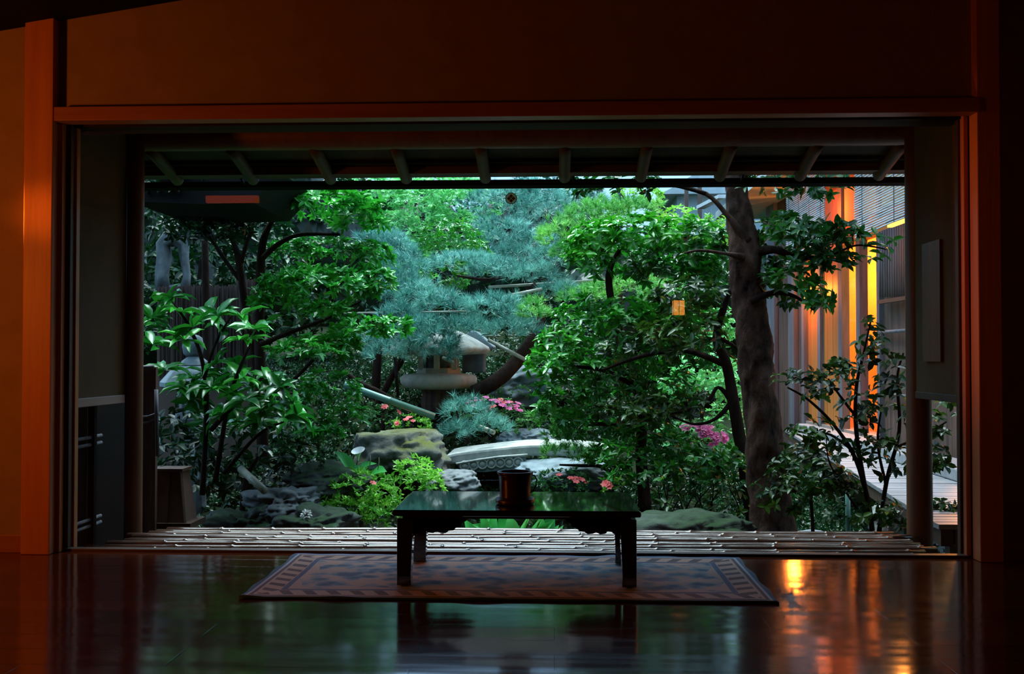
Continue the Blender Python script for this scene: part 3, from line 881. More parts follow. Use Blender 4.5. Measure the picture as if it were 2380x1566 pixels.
def shell(n, c, r, up=0.25, fill=0.25, lump=0.16, rng=RNG, seed=0.0):
    """points on the lumpy upper shell of an ellipsoid, with outward normals"""
    d = unit(rng.normal(size=(int(n * 1.7) + 8, 3)))
    keep = (d[:, 2] > -up - 0.15 * rng.random(len(d)))
    d = d[keep][:n]
    rr = 1 - fill * rng.random(len(d)) ** 1.6
    lm = np.array([noise.noise(Vector((x * 2.1 + seed, y * 2.1, z * 2.6))) + 0.5 * noise.noise(Vector((x * 5 + seed, y * 5, z * 5))) for x, y, z in d])
    rr = rr * (1 + lump * lm)
    p = np.array(c)[None] + d * np.array(r)[None] * rr[:, None]
    nr = unit(d / np.array(r)[None])
    return p, nr


def rosette_arrays(p, nr, k, L_, wr, tpl, spread=(55, 85), upmix=0.6, jit=0.35, rng=RNG, tone=(0.2, 0.9), sag=0.0):
    n = len(p)
    ax = unit(nr * (1 - upmix) + np.array([0, 0, 1])[None] * upmix + rng.normal(size=(n, 3)) * jit)
    ref = unit(np.cross(ax, unit(rng.normal(size=(n, 3)))))
    bi = np.cross(ax, ref)
    B = np.repeat(p, k, 0); A = np.repeat(ax, k, 0); R = np.repeat(ref, k, 0); Q = np.repeat(bi, k, 0)
    ang = (np.tile(np.arange(k), n) * 2.399 + rng.random(n * k) * 0.8)
    th = np.radians(rng.uniform(spread[0], spread[1], n * k))
    d = A * np.cos(th)[:, None] + (R * np.cos(ang)[:, None] + Q * np.sin(ang)[:, None]) * np.sin(th)[:, None]
    d[:, 2] -= sag
    d = unit(d)
    nn = unit(A + rng.normal(size=(n * k, 3)) * 0.25)
    ln = L_ * rng.uniform(0.65, 1.15, n * k)
    tn = np.repeat(rng.uniform(0, 1, n), k) * 0.6 + rng.uniform(0, 0.4, n * k)
    lowf = np.array([noise.noise(Vector((x * 3.3, y * 3.3, z * 4.5))) for x, y, z in p])
    tn = np.clip(tn + np.repeat(lowf, k) * 0.55, 0, 1)
    tn = tone[0] + (tone[1] - tone[0]) * tn
    return leaves(B, d, nn, ln, wr, tpl, tn)


def pad_mesh(name, c, r, nros, k, L_, wr, mat, parent, tpl='7', **kw):
    sk = {q: kw.pop(q) for q in ('up', 'fill', 'lump') if q in kw}
    p, nr = shell(nros, c, r, seed=random.uniform(0, 50), **sk)
    V, F, vals = rosette_arrays(p, nr, k, L_, wr, tpl, **kw)
    return np_mesh(name, V, F, vals, mat, parent)


def needles_mesh(name, c, r, ntuft, k, L_, w, mat, parent, up=0.0, fill=0.22, lump=0.45, upmix=0.55, rng=RNG, spread=75):
    p, nr = shell(ntuft, c, r, up, fill, lump, seed=random.uniform(0, 50))
    n = len(p)
    ax = unit(nr * (1 - upmix) + np.array([0, 0, 1])[None] * upmix + rng.normal(size=(n, 3)) * 0.3)
    ref = unit(np.cross(ax, unit(rng.normal(size=(n, 3))))); bi = np.cross(ax, ref)
    B = np.repeat(p, k, 0); A = np.repeat(ax, k, 0); R = np.repeat(ref, k, 0); Q = np.repeat(bi, k, 0)
    ang = rng.random(n * k) * 2 * PI; th = np.radians(rng.uniform(5, spread, n * k))
    d = unit(A * np.cos(th)[:, None] + (R * np.cos(ang)[:, None] + Q * np.sin(ang)[:, None]) * np.sin(th)[:, None])
    s = unit(np.cross(d, unit(rng.normal(size=(n * k, 3)))))
    ln = (L_ * rng.uniform(0.7, 1.1, n * k))[:, None]
    B = B + A * (rng.random(n * k) * 0.03)[:, None]
    V = np.stack([B + s * w / 2, B - s * w / 2, B + d * ln], 1).reshape(-1, 3)
    F = [(3, np.arange(n * k * 3).reshape(-1, 3))]
    lowf = np.array([noise.noise(Vector((x * 3.1, y * 3.1, z * 4.2))) for x, y, z in p])
    tn = np.clip(np.repeat(0.5 + 0.75 * lowf + 0.25 * (rng.random(n) - 0.5), k) * 0.7 + rng.random(n * k) * 0.32, 0, 1)
    return np_mesh(name, V, F, np.repeat(tn, 3), mat, parent)


def limb(pts_px, Y, rad_px, name, mat, parent, n=10, wob=0.12, sub=5, dY=None):
    """branch through pixel points; Y scalar or list"""
    Ys = Y if hasattr(Y, '__len__') else [Y] * len(pts_px)
    ctrl = [P(a, b, y) for (a, b), y in zip(pts_px, Ys)]
    rr = [S(r, y) for r, y in zip(rad_px, Ys)]
    pts, rad = [], []
    for i in range(len(ctrl) - 1):
        p0 = ctrl[max(i - 1, 0)]; p1 = ctrl[i]; p2 = ctrl[i + 1]; p3 = ctrl[min(i + 2, len(ctrl) - 1)]
        for s in range(sub):
            t = s / sub
            pts.append(0.5 * ((2 * p1) + (p2 - p0) * t + (2 * p0 - 5 * p1 + 4 * p2 - p3) * t * t + (3 * p1 - p0 - 3 * p2 + p3) * t ** 3))
            rad.append(rr[i] + (rr[i + 1] - rr[i]) * t)
    pts.append(ctrl[-1]); rad.append(rr[-1])
    return MB().tube(pts, rad, n, wob=wob, seed=pts_px[0][0] * 0.1).build(name, mat, parent, smooth=True)


def pads(parent, lst, fn):
    for (cx, cy, rx, ry, Y, dz) in lst:
        c = P(cx, cy, Y)
        fn(c, (S(rx, Y), dz, S(ry, Y)), parent)


def gz(x, y):
    """garden ground height"""
    if y < 6.6: h = -0.55
    elif y < 8.2: h = -0.55 + 0.40 * ((y - 6.6) / 1.6)
    elif y < 10: h = -0.15 + 0.60 * ((y - 8.2) / 1.8)
    else: h = 0.45 + 0.12 * (y - 10)
    if x > 1.6: h = min(h, -0.5 + 0.05 * max(0, y - 8))
    elif x > 0.8:
        t = (x - 0.8) / 0.8
        h = h * (1 - t) + t * min(h, -0.5 + 0.05 * max(0, y - 8))
    return h + 0.05 * noise.noise(Vector((x * 1.5, y * 1.5, 0)))


# garden ground
vs, fs = [], []
nx, ny = 70, 70
for j in range(ny + 1):
    for i in range(nx + 1):
        x = -9 + 20 * i / nx; y = 4.3 + 16 * j / ny
        vs.append((x, y, gz(x, y)))
for j in range(ny):
    for i in range(nx):
        a = j * (nx + 1) + i
        fs.append((a, a + 1, a + nx + 2, a + nx + 1))
structure(MB().add(vs, fs).build('ground', M['soil'], smooth=True))
structure(MB().box((-40, -20, -1.0), (40, 60, -0.95)).build('ground_far', M['soil']))


# ------------------------------------------------------------------ rocks
def rock(name, px, py, rx, ry, Y, dpt, mat, label, seed, cat='rock', sharp=0.35, flat=0.0, sub=5):
    c = P(px, py, Y)
    bm = bmesh.new()
    bmesh.ops.create_icosphere(bm, subdivisions=sub, radius=1)
    for v in bm.verts:
        q = v.co.copy()
        f = 1 + sharp * noise.noise(q * 1.1 + Vector((seed, 0, 0))) + 0.5 * sharp * noise.noise(q * 2.6 + Vector((0, seed, 0))) + 0.30 * sharp * noise.noise(q * 5.5) + 0.16 * sharp * noise.noise(q * 12)
        # boxier
        mx = max(abs(q.x), abs(q.y), abs(q.z))
        f *= 1 + 0.35 * (1 - mx)
        v.co = q * f
        if flat and v.co.z > flat: v.co.z = flat + (v.co.z - flat) * 0.2
        v.co = Vector((v.co.x * S(rx, Y), v.co.y * dpt, v.co.z * S(ry, Y)))
    me = bpy.data.meshes.new(name); bm.to_mesh(me); bm.free()
    me.polygons.foreach_set('use_smooth', [True] * len(me.polygons))
    me.materials.append(mat)
    o = bpy.data.objects.new(name, me); col.objects.link(o); o.location = c
    tag(o, label, cat)
    return o


rock('mossy_boulder', 935, 1058, 105, 66, 7.9, 0.38, M['moss_rock'], 'large rounded boulder with yellow-green moss on top, behind the calla lily', 3.1, 'boulder', 0.35, 0.86)
rock('boulder', 1052, 1122, 55, 28, 7.5, 0.2, M['stone_dark'], 'grey boulder at the near end of the carved stone bridge, seen above the table', 8.2, 'boulder')
rock('boulder', 760, 1115, 95, 36, 7.0, 0.3, M['moss_dark'], 'long dark boulder beneath the calla lily leaves', 5.7, 'boulder')
rock('boulder', 670, 1172, 80, 36, 6.6, 0.25, M['stone_dark'], 'rough dark boulder just behind the white dahlia', 12.4, 'boulder', 0.6)
rock('boulder', 735, 1225, 80, 40, 6.35, 0.2, M['moss_dark'], 'low mossy rock left of the bright azalea, behind the deck edge', 15.8, 'boulder', 0.6)
rock('boulder', 590, 1225, 95, 55, 6.5, 0.3, M['moss_dark'], 'dark mossy rock at the deck edge near the slanting bamboo spout', 21.8, 'boulder', 0.6)
rock('boulder', 1220, 1022, 62, 26, 9.0, 0.3, M['stone_blue'], 'smooth grey boulder behind the far end of the stone bridge', 1.3, 'boulder')
rock('boulder', 1225, 900, 85, 45, 9.9, 0.35, M['stone_blue'], 'blue-grey boulder behind the leaning dark trunk', 4.4, 'boulder')
rock('boulder', 1610, 1235, 135, 48, 6.0, 0.3, M['moss_dark'], 'wide low dark rock behind the deck, beside the table leg', 9.9, 'boulder', 0.3)
rock('boulder', 1300, 1105, 110, 34, 7.9, 0.35, M['stone_blue'], 'pale blue-grey boulder carrying the near end of the bridge behind the pot', 19.9, 'boulder')
rock('boulder', 2062, 1215, 30, 40, 6.3, 0.12, M['stone'], 'small pale upright stone under the walkway edge', 6.6, 'boulder')
rock('boulder', 1160, 1185, 60, 30, 7.1, 0.2, M['stone_dark'], 'dark wet stone in the stream gap beneath the bridge', 30.6, 'boulder')
m = MB()
for ap, rr_ in (([(380, 672), (378, 640), (384, 600), (380, 568), (396, 552), (414, 552)], (18, 15, 17, 18, 20, 14)), ([(430, 672), (436, 640), (430, 600), (426, 570), (410, 556), (396, 560)], (13, 9, 10, 13, 17, 14)),
                ([(404, 672), (402, 664)], (24, 16))):
    m.tube([P(a, b, 8.7) for a, b in ap], [S(r, 8.7) for r in rr_], 18, wob=0.5, seed=ap[0][0])
o = m.build('standing_stone', M['stone_dark'], smooth=True)
tag(o, 'hollowed grey weathered stone standing behind the brushwood fence', 'stone')
nG = 16000
gx_ = RNG.uniform(-3.8, 2.6, nG); gy_ = RNG.uniform(6.9, 13.0, nG)
gp = np.array([(x, y, gz(x, y) + 0.01) for x, y in zip(gx_, gy_)])
V, F, vals = rosette_arrays(gp, np.tile([[0, -0.2, 0.97]], (nG, 1)), 5, 0.05, 0.5, '5', spread=(20, 80), tone=(0, 0.9))
tag(np_mesh('groundcover', V, F, vals, M['leaf_dark']), 'dark green low ground cover leaves spread over the garden mound', 'ground cover', kind='stuff')
# small visible patches of pale gravel stream bed under the right trees
vs, fs = [], []
for j in range(21):
    for i in range(31):
        x = 0.9 + 2.4 * i / 30; y = 6.5 + 1.1 * j / 20
        vs.append((x, y, gz(x, y) + 0.03 + 0.02 * noise.noise(Vector((x * 8, y * 8, 1)))))
for j in range(20):
    for i in range(30):
        a = j * 31 + i
        fs.append((a, a + 1, a + 32, a + 31))
o = MB().add(vs, fs).build('gravel_bed', M['gravel'], smooth=True)
tag(o, 'pale blue-grey gravel bed glimpsed beneath the right-hand shrubs', 'gravel', kind='stuff')
for i in range(26):
    x = random.uniform(0.9, 3.0); y = random.uniform(6.4, 7.6)
    # river stones
    bm = bmesh.new(); bmesh.ops.create_icosphere(bm, subdivisions=2, radius=1)
    r = random.uniform(0.05, 0.12)
    for v in bm.verts:
        v.co = v.co * (1 + 0.25 * noise.noise(v.co * 1.5 + Vector((i, 0, 0))))
        v.co = Vector((v.co.x * r * 1.3, v.co.y * r, v.co.z * r * 0.6))
    me = bpy.data.meshes.new('river_stone'); bm.to_mesh(me); bm.free()
    me.polygons.foreach_set('use_smooth', [True] * len(me.polygons)); me.materials.append(M['stone_blue'])
    o = bpy.data.objects.new('river_stone', me); col.objects.link(o); o.location = (x, y, gz(x, y) + 0.05)
    o['label'] = 'smooth river stone on the gravel beneath the right-hand shrubs'; o['category'] = 'stone'; o['group'] = 'river stones under the shrubs'

# ------------------------------------------------------------------ snow-viewing lantern (centre)
YL = 9.6
c = P(1020, 930, YL)
gl_ = empty('stone_lantern', c, 'wide stone lantern with a broad roof under the hanging pine, on a thick tan slab', 'lantern')
zz = lambda py: zat(py, YL, 1020)
u1 = S(1, YL)
MB().lathe([(36 * u1, zz(960)), (42 * u1, zz(940)), (40 * u1, zz(915)), (44 * u1, zz(900))], 8, (c.x, c.y, 0), wob=0.1).build('pedestal', M['cedar'], gl_)
m = MB()
prof = [(60, 904), (82, 900), (89, 890), (90, 878), (80, 870), (50, 867)]
m.lathe([(r * u1, zz(z)) for r, z in prof], 26, (c.x - 2 * u1, c.y, 0), wob=0.10, seed=3).build('platform_slab', M['stone_tan'], gl_, smooth=True)
MB().lathe([(50 * u1, zz(868)), (52 * u1, zz(860)), (50 * u1, zz(855))], 6, (c.x + 0 * u1, c.y, 0)).build('light_box_base', M['stone_tan'], gl_)
m = MB()
for k_ in range(6):
    a = PI / 6 + k_ * PI / 3
    m = MB(); m.bar((c.x + 44 * u1 * math.cos(a), c.y + 44 * u1 * math.sin(a), zz(858)), (c.x + 44 * u1 * math.cos(a), c.y + 44 * u1 * math.sin(a), zz(812)), 0.05, 0.05)
    m.build('light_box_post', M['stone_tan'], gl_)
MB().lathe([(36 * u1, zz(857)), (36 * u1, zz(812))], 6, (c.x, c.y, 0)).build('light_box_core', M['stone_dark'], gl_)
prof = [(20, 826), (112, 822), (122, 814), (118, 806), (92, 790), (55, 772), (25, 762), (14, 758)]
MB().lathe([(r * u1, zz(z)) for r, z in prof], 36, (c.x, c.y, 0), wob=0.08, seed=9).build('lantern_roof', M['stone'], gl_, smooth=True)
MB().lathe([(12 * u1, zz(760)), (20 * u1, zz(752)), (18 * u1, zz(742)), (4 * u1, zz(732))], 20, (c.x, c.y, 0)).build('finial', M['stone'], gl_, smooth=True)
# second small lantern roof behind it, right
c2 = P(1105, 860, 10.2)
g2 = empty('stone_lantern', c2, 'small gabled stone lantern to the right behind the wide one', 'lantern')
u2 = S(1, 10.2); zz2 = lambda py: zat(py, 10.2, 1100)
gx = c2.x
MB().prism([(-52 * u2, zz2(812)), (42 * u2, zz2(812)), (46 * u2, zz2(806)), (5 * u2, zz2(770)), (-8 * u2, zz2(770)), (-50 * u2, zz2(804))], (0, 0.5, 0), (gx, 9.95, 0), (1, 0, 0), (0, 0, 1)).build('gable_roof', M['stone_blue'], g2, bevel=0.02)
MB().box((gx - 28 * u2, 10.05, zz2(865)), (gx + 22 * u2, 10.35, zz2(812))).build('light_box', M['stone_dark'], g2, bevel=0.01)
# left lantern, dim
YL2 = 7.6
c = P(452, 905, YL2); u1 = S(1, YL2); zz = lambda py: zat(py, YL2, 452)
g3 = empty('stone_lantern', (c.x, c.y, gz(c.x, c.y)), 'tall bluish stone lantern with a bud finial among the large leaves near the left post', 'lantern')
MB().lathe([(15 * u1, zz(828)), (22 * u1, zz(822)), (25 * u1, zz(805)), (21 * u1, zz(785)), (12 * u1, zz(779)), (3 * u1, zz(777))], 24, (c.x - 4 * u1, c.y, 0)).build('finial', M['stone_blue'], g3, smooth=True)
MB().lathe([(38 * u1, zz(848)), (30 * u1, zz(838)), (16 * u1, zz(828))], 6, (c.x, c.y, 0)).build('finial_collar', M['stone_blue'], g3)
MB().lathe([(70 * u1, zz(905)), (84 * u1, zz(898)), (84 * u1, zz(888)), (60 * u1, zz(862)), (34 * u1, zz(848))], 6, (c.x, c.y, 0)).build('lantern_roof', M['stone_blue'], g3)
MB().lathe([(36 * u1, zz(960)), (36 * u1, zz(905))], 6, (c.x, c.y, 0)).build('light_box', M['stone_dark'], g3)
MB().lathe([(50 * u1, zz(985)), (56 * u1, zz(972)), (50 * u1, zz(960))], 6, (c.x, c.y, 0)).build('platform', M['stone_dark'], g3)
MB().lathe([(30 * u1, gz(c.x, c.y) - 0.05), (22 * u1, zz(1030)), (24 * u1, zz(985))], 12, (c.x, c.y, 0)).build('shaft', M['stone_dark'], g3)

# ------------------------------------------------------------------ carved stone bridge
YBn = 8.0
prev = None
bg = empty('stone_bridge', P(1225, 1090, YBn), 'pale arched stone slab bridge with a row of carved round bosses on its side', 'bridge')
topl = [(1035, 1058), (1060, 1052), (1110, 1046), (1160, 1040), (1220, 1034), (1290, 1032), (1360, 1036), (1420, 1044)]
botl = [(1420, 1070), (1360, 1064), (1290, 1060), (1222, 1060), (1160, 1066), (1110, 1072), (1070, 1078), (1040, 1080)]
poly = [(P(a, b, YBn).x, P(a, b, YBn).z) for a, b in topl + botl]
MB().prism(poly, (0, 0.55, 0), (0, YBn, 0), (1, 0, 0), (0, 0, 1)).build('deck_slab', M['stone'], bg, bevel=0.02)
fr = [(1062, 1078), (1110, 1070), (1160, 1063), (1222, 1058), (1224, 1088), (1180, 1091), (1130, 1096), (1085, 1097), (1070, 1090)]
poly = [(P(a, b, YBn).x, P(a, b, YBn).z) for a, b in fr]
MB().prism(poly, (0, 0.06, 0), (0, YBn - 0.035, 0), (1, 0, 0), (0, 0, 1)).build('frieze', M['stone_blue'], bg, bevel=0.004)
for i in range(7):
    t = i / 6
    q = P(1080 + 124 * t, 1083 - 9 * t - 4 * math.sin(t * PI) * 0.4, YBn - 0.04)
    r = S(10.5, YBn)
    m = MB()
    ring = [(q.x + r * math.cos(a), q.y, q.z + r * math.sin(a)) for a in np.linspace(0, 2 * PI, 21)]
    m.tube(ring, S(2.2, YBn), 8, cap=False)
    mb = MB(); n_ = 20
    vs = [(q.x, q.y - 0.012, q.z)] + [(q.x + r * 0.72 * math.cos(2 * PI * k_ / n_), q.y + 0.004, q.z + r * 0.72 * math.sin(2 * PI * k_ / n_)) for k_ in range(n_)]
    m.add(vs, [(0, 1 + k_, 1 + (k_ + 1) % n_) for k_ in range(n_)])
    m.build('round_boss', M['stone'], bg, smooth=True)
# lip of the frieze
pl = [P(a, b, YBn - 0.04) for a, b in ((1060, 1078), (1110, 1069), (1160, 1062), (1226, 1057))]
MB().tube(pl, S(3, YBn), 8).build('frieze_lip', M['stone'], bg, smooth=True)

# ------------------------------------------------------------------ fences and props on the left
bf = empty('brushwood_fence', P(520, 800, 8.4), 'dark brown brushwood fence behind the large-leaved shrub', 'fence')
def brush_block(pxa, pxb, pyt, pyb, Y, name, mat='brush'):
    m = MB()
    rr = random.Random(int(pxa))
    for i in range(int((pxb - pxa) / 2.2)):
        px = pxa + (pxb - pxa) * (i + rr.random()) / int((pxb - pxa) / 2.2)
        yy = Y + rr.uniform(-0.05, 0.05)
        a = P(px + rr.uniform(-3, 3), pyb, yy); b = P(px, pyt + rr.uniform(-3, 6), yy)
        m.tube([a, b], S(2.2, Y), 4, cap=True)
    m.build(name, M[mat], bf)
brush_block(370, 585, 664, 880, 8.4, 'brushwood_panel')
brush_block(548, 602, 648, 880, 8.3, 'end_bundle')
MB().box((P(370, 700, 8.5).x, 8.46, gz(-3, 8.4) - 0.1), (P(600, 700, 8.5).x, 8.52, zat(668, 8.5, 500))).build('backing_board', M['wood_dark'], bf)
sr = MB()
poly = [(P(a, b, 6.3).x, P(a, b, 6.3).z) for a, b in ((300, 400), (650, 400), (585, 470), (470, 474), (300, 468))]
sr.prism(poly, (0, 0.9, 0), (0, 6.3, 0), (1, 0, 0), (0, 0, 1))
tag(sr.build('side_roof', M['black']), 'black underside of a side roof reaching in below the left end of the gutter', 'roof')
# sleeve fence with pale bamboo edge by the left post
sf = empty('board_fence', P(345, 1000, 5.6), 'dark board fence with a bent pale bamboo edge beside the left post', 'fence')
a = P(300, 900, 5.6); b = P(362, 900, 5.6)
MB().box((a.x, 5.6, -0.55), (b.x, 5.63, zat(853, 5.6, 340))).build('board', M['cedar'], sf)
MB().tube([P(366, 1060, 5.57), P(364, 960, 5.57), P(363, 905, 5.57)], S(4.5, 5.6), 10).build('edge_pole', M['post_grey'], sf, smooth=True)
for yy in (968, 982):
    MB().tube([P(300, yy + 2, 5.58), P(345, yy, 5.57), P(368, yy - 8, 5.57)], S(3.4, 5.6), 8).build('cross_rail', M['post_grey'], sf, smooth=True)
MB().tube([P(300, 856, 5.57), P(358, 852, 5.57)], S(5, 5.6), 8).build('top_rail', M['post_grey'], sf, smooth=True)

# tapered paper lantern standing outdoors, unlit
YLn = 5.75
c = P(402, 1215, YLn)
tl = empty('paper_floor_lantern', (c.x, c.y, -0.55), 'unlit tapered paper lantern in a dark wooden frame beyond the left end of the deck', 'lantern')
u1 = S(1, YLn); zb, ztp = zat(1208, YLn, 402), zat(1092, YLn, 402)
def quadbox(bw, tw, z0, z1, name, mat):
    m = MB(); vs = []
    for w, z in ((bw, z0), (tw, z1)):
        vs += [(c.x - w, c.y - w, z), (c.x + w, c.y - w, z), (c.x + w, c.y + w, z), (c.x - w, c.y + w, z)]
    m.add(vs, [(0, 1, 2, 3), (4, 5, 6, 7), (0, 1, 5, 4), (1, 2, 6, 5), (2, 3, 7, 6), (3, 0, 4, 7)])
    return m.build(name, M[mat], tl)
quadbox(42 * u1, 28 * u1, zb, ztp, 'paper_shade', 'paper')
for sx_ in (-1, 0.02, 1):
    MB().bar((c.x + sx_ * 44 * u1, c.y - 44 * u1, zb), (c.x + sx_ * 29 * u1, c.y - 29 * u1, ztp), 0.012, 0.012).build('frame_bar', M['wood_dark'], tl)
MB().box((c.x - 52 * u1, c.y - 52 * u1, zb - 0.03), (c.x + 60 * u1, c.y + 52 * u1, zb)).build('base_board', M['wood_dark'], tl)
MB().box((c.x - 34 * u1, c.y - 34 * u1, ztp), (c.x + 34 * u1, c.y + 34 * u1, ztp + 0.015)).build('cap', M['wood_dark'], tl)
MB().box((c.x - 0.03, c.y - 0.03, -0.56), (c.x + 0.03, c.y + 0.03, zb - 0.03)).build('post', M['wood_dark'], tl)

# slanting spout and props of bamboo
def pole(pa, pb, r, mat, lab, name='bamboo_pole', cutmat=None):
    a = P(*pa); b = P(*pb)
    n_ = max(2, int((b - a).length / 0.3))
    pts, rad = [], []
    for i in range(n_ + 1):
        q = a.lerp(b, i / n_)
        if 0 < i < n_:
            dlt = (b - a).normalized() * 0.006
            pts += [q - dlt, q, q + dlt]; rad += [r, r * 1.15, r]
        else:
            pts.append(q); rad.append(r)
    o = MB().tube(pts, rad, 10).build(name, mat, smooth=True)
    tag(o, lab, 'bamboo pole')
pole((800, 893, 8.2), (1010, 968, 8.3), 0.028, M['green_bamboo'], 'dark green bamboo prop slanting down before the wide stone lantern')
pole((1135, 790, 9.0), (1225, 838, 8.9), 0.016, M['cut_bamboo'], 'pale bamboo prop slanting down right of the gabled lantern')
pole((1115, 992, 8.2), (1148, 1005, 8.1), 0.020, M['cut_bamboo'], 'short pale cut bamboo end poking from the low pine')
pole((800, 728, 9.3), (1083, 724, 9.0), 0.010, M['cut_bamboo'], 'thin horizontal bamboo prop with a white cut end in the middle pine')
pole((1135, 667, 9.9), (1420, 650, 9.9), 0.013, M['cut_bamboo'], 'thin pale bamboo prop running right through the upper pines')
pole((1190, 686, 9.4), (1260, 672, 9.4), 0.018, M['cut_bamboo'], 'short thick brown bamboo prop below the upper pine prop')
pole((1030, 832, 9.0), (1052, 840, 8.9), 0.016, M['cut_bamboo'], 'stub of bamboo with a pale cut end above the wide lantern slab')
pole((560, 1090, 6.6), (615, 1140, 6.3), 0.024, M['cut_bamboo'], 'slanting bamboo water spout over the dark rocks near the deck', 'bamboo_spout')
pole((918, 830, 8.9), (925, 920, 8.9), 0.014, M['black'], 'thin dark upright pole left of the wide stone lantern')
pole((1970, 1140, 6.6), (1972, 1260, 6.6), 0.016, M['green_bamboo'], 'slim bluish upright pole under the walkway edge')

# ------------------------------------------------------------------ trees
DENS = 1.7


def leafy(parent, lst, nros, k, L_, wr, mat, tpl='7', dens=None, **kw):
    for (cx, cy, rx, ry, Y, dz) in lst:
        c_ = P(cx, cy, Y)
        r = (S(rx, Y), dz, S(ry, Y))
        area = r[0] * r[1] + r[0] * r[2] + r[1] * r[2]
        n_ = int(nros * area / 0.35) if dens is None else int(dens * DENS * area)
        pad_mesh('foliage', c_, r, max(20, n_), k, L_, wr, M[mat], parent, tpl, **kw)


def piney(parent, lst, dens, k, L_, w, mat, **kw):
    for (cx, cy, rx, ry, Y, dz) in lst:
        c_ = P(cx, cy, Y)
        r = (S(rx, Y), dz, S(ry, Y))
        area = r[0] * r[1] + r[0] * r[2] + r[1] * r[2]
        needles_mesh('foliage', c_, r, int(dens * 1.15 * area), k, L_, w, M[mat], parent, **kw)


def tree_root(name, px, Y, label, cat='tree'):
    q = P(px, 900, Y)
    return empty(name, (q.x, q.y, gz(q.x, q.y)), label, cat)


# layered broadleaf tree on the left
t = tree_root('pruned_tree', 605, 7.3, 'layered broadleaf tree with flat cloud-shaped leaf pads, left of the pines')
limb([(612, 1080), (606, 900), (603, 760), (605, 650), (612, 560), (640, 500)], 7.4, [15, 13, 12, 11, 9, 5], 'trunk', M['bark'], t)
limb([(600, 880), (575, 740), (560, 640), (552, 590), (530, 530)], 7.5, [10, 9, 9, 8, 4], 'trunk', M['bark'], t)
limb([(558, 650), (520, 600), (495, 560), (470, 520)], 7.5, [6, 5, 4, 3], 'branch', M['bark'], t)
limb([(560, 610), (575, 560), (590, 510)], 7.5, [6, 5, 3], 'branch', M['bark'], t)
limb([(610, 600), (650, 565), (700, 545), (790, 545)], 7.3, [7, 6, 5, 3], 'branch', M['bark'], t)
limb([(606, 800), (680, 770), (760, 740), (840, 700)], 7.2, [7, 5, 4, 2], 'branch', M['bark'], t)
limb([(608, 900), (660, 900), (740, 820), (770, 760)], 7.2, [6, 5, 4, 2], 'branch', M['bark'], t)
leafy(t, [(745, 480, 145, 42, 7.3, 0.40), (660, 470, 70, 36, 7.1, 0.3), (835, 520, 60, 34, 7.4, 0.25)], 0, 7, 0.072, 0.42, 'leaf_left', dens=300, up=0.25, fill=0.3)
leafy(t, [(745, 585, 135, 30, 7.7, 0.35), (870, 600, 45, 36, 7.6, 0.25)], 0, 7, 0.062, 0.42, 'leaf_left', dens=300, up=0.25, tone=(0.1, 0.7))
leafy(t, [(745, 668, 140, 48, 7.1, 0.42), (865, 660, 50, 42, 7.2, 0.25), (650, 700, 60, 38, 7.0, 0.25)], 0, 7, 0.068, 0.42, 'leaf_left', dens=330, up=0.3)
leafy(t, [(865, 765, 88, 30, 7.0, 0.3), (760, 730, 70, 28, 6.9, 0.2)], 0, 7, 0.062, 0.42, 'leaf_left', dens=330, up=0.3)
leafy(t, [(720, 820, 90, 34, 6.8, 0.3), (790, 800, 45, 24, 6.9, 0.2)], 0, 7, 0.062, 0.42, 'leaf_left', dens=320, up=0.3)
leafy(t, [(770, 905, 75, 40, 7.2, 0.3), (800, 970, 50, 36, 7.1, 0.25), (745, 1000, 60, 36, 7.0, 0.25)], 0, 7, 0.060, 0.42, 'leaf_left', dens=300, up=0.5, tone=(0.05, 0.7))
# darker tree behind it on the left
t = tree_root('dark_tree', 470, 9.6, 'dark large-leaved tree behind the brushwood fence on the left')
limb([(470, 900), (465, 700), (480, 560), (500, 430)], 9.4, [14, 12, 9, 6], 'trunk', M['bark'], t)
leafy(t, [(460, 610, 130, 110, 9.6, 0.6), (600, 590, 110, 90, 9.8, 0.5), (410, 500, 60, 30, 8.8, 0.3), (520, 470, 120, 60, 9.8, 0.5), (420, 720, 120, 90, 9.8, 0.5), (640, 700, 100, 90, 9.9, 0.5)], 0, 6, 0.11, 0.42, 'leaf_dark', dens=90, up=0.8, sag=0.5, spread=(40, 100))
leafy(t, [(400, 492, 36, 20, 7.8, 0.2)], 0, 7, 0.07, 0.42, 'leaf_left', dens=250, up=0.5)
# low branches over the left of the fence, dark crown close to the eave
t = tree_root('dark_conifer', 470, 7.4, 'black shaded layered branch mass below the left end of the gutter')
limb([(480, 900), (478, 700), (476, 480)], 7.9, [10, 9, 7], 'trunk', M['bark'], t)
leafy(t, [(470, 530, 115, 26, 7.3, 0.35), (520, 500, 90, 26, 7.4, 0.3), (440, 440, 110, 26, 6.6, 0.4)], 0, 6, 0.07, 0.42, 'leaf_dark', dens=330, up=0.8, tone=(0, 0.35))

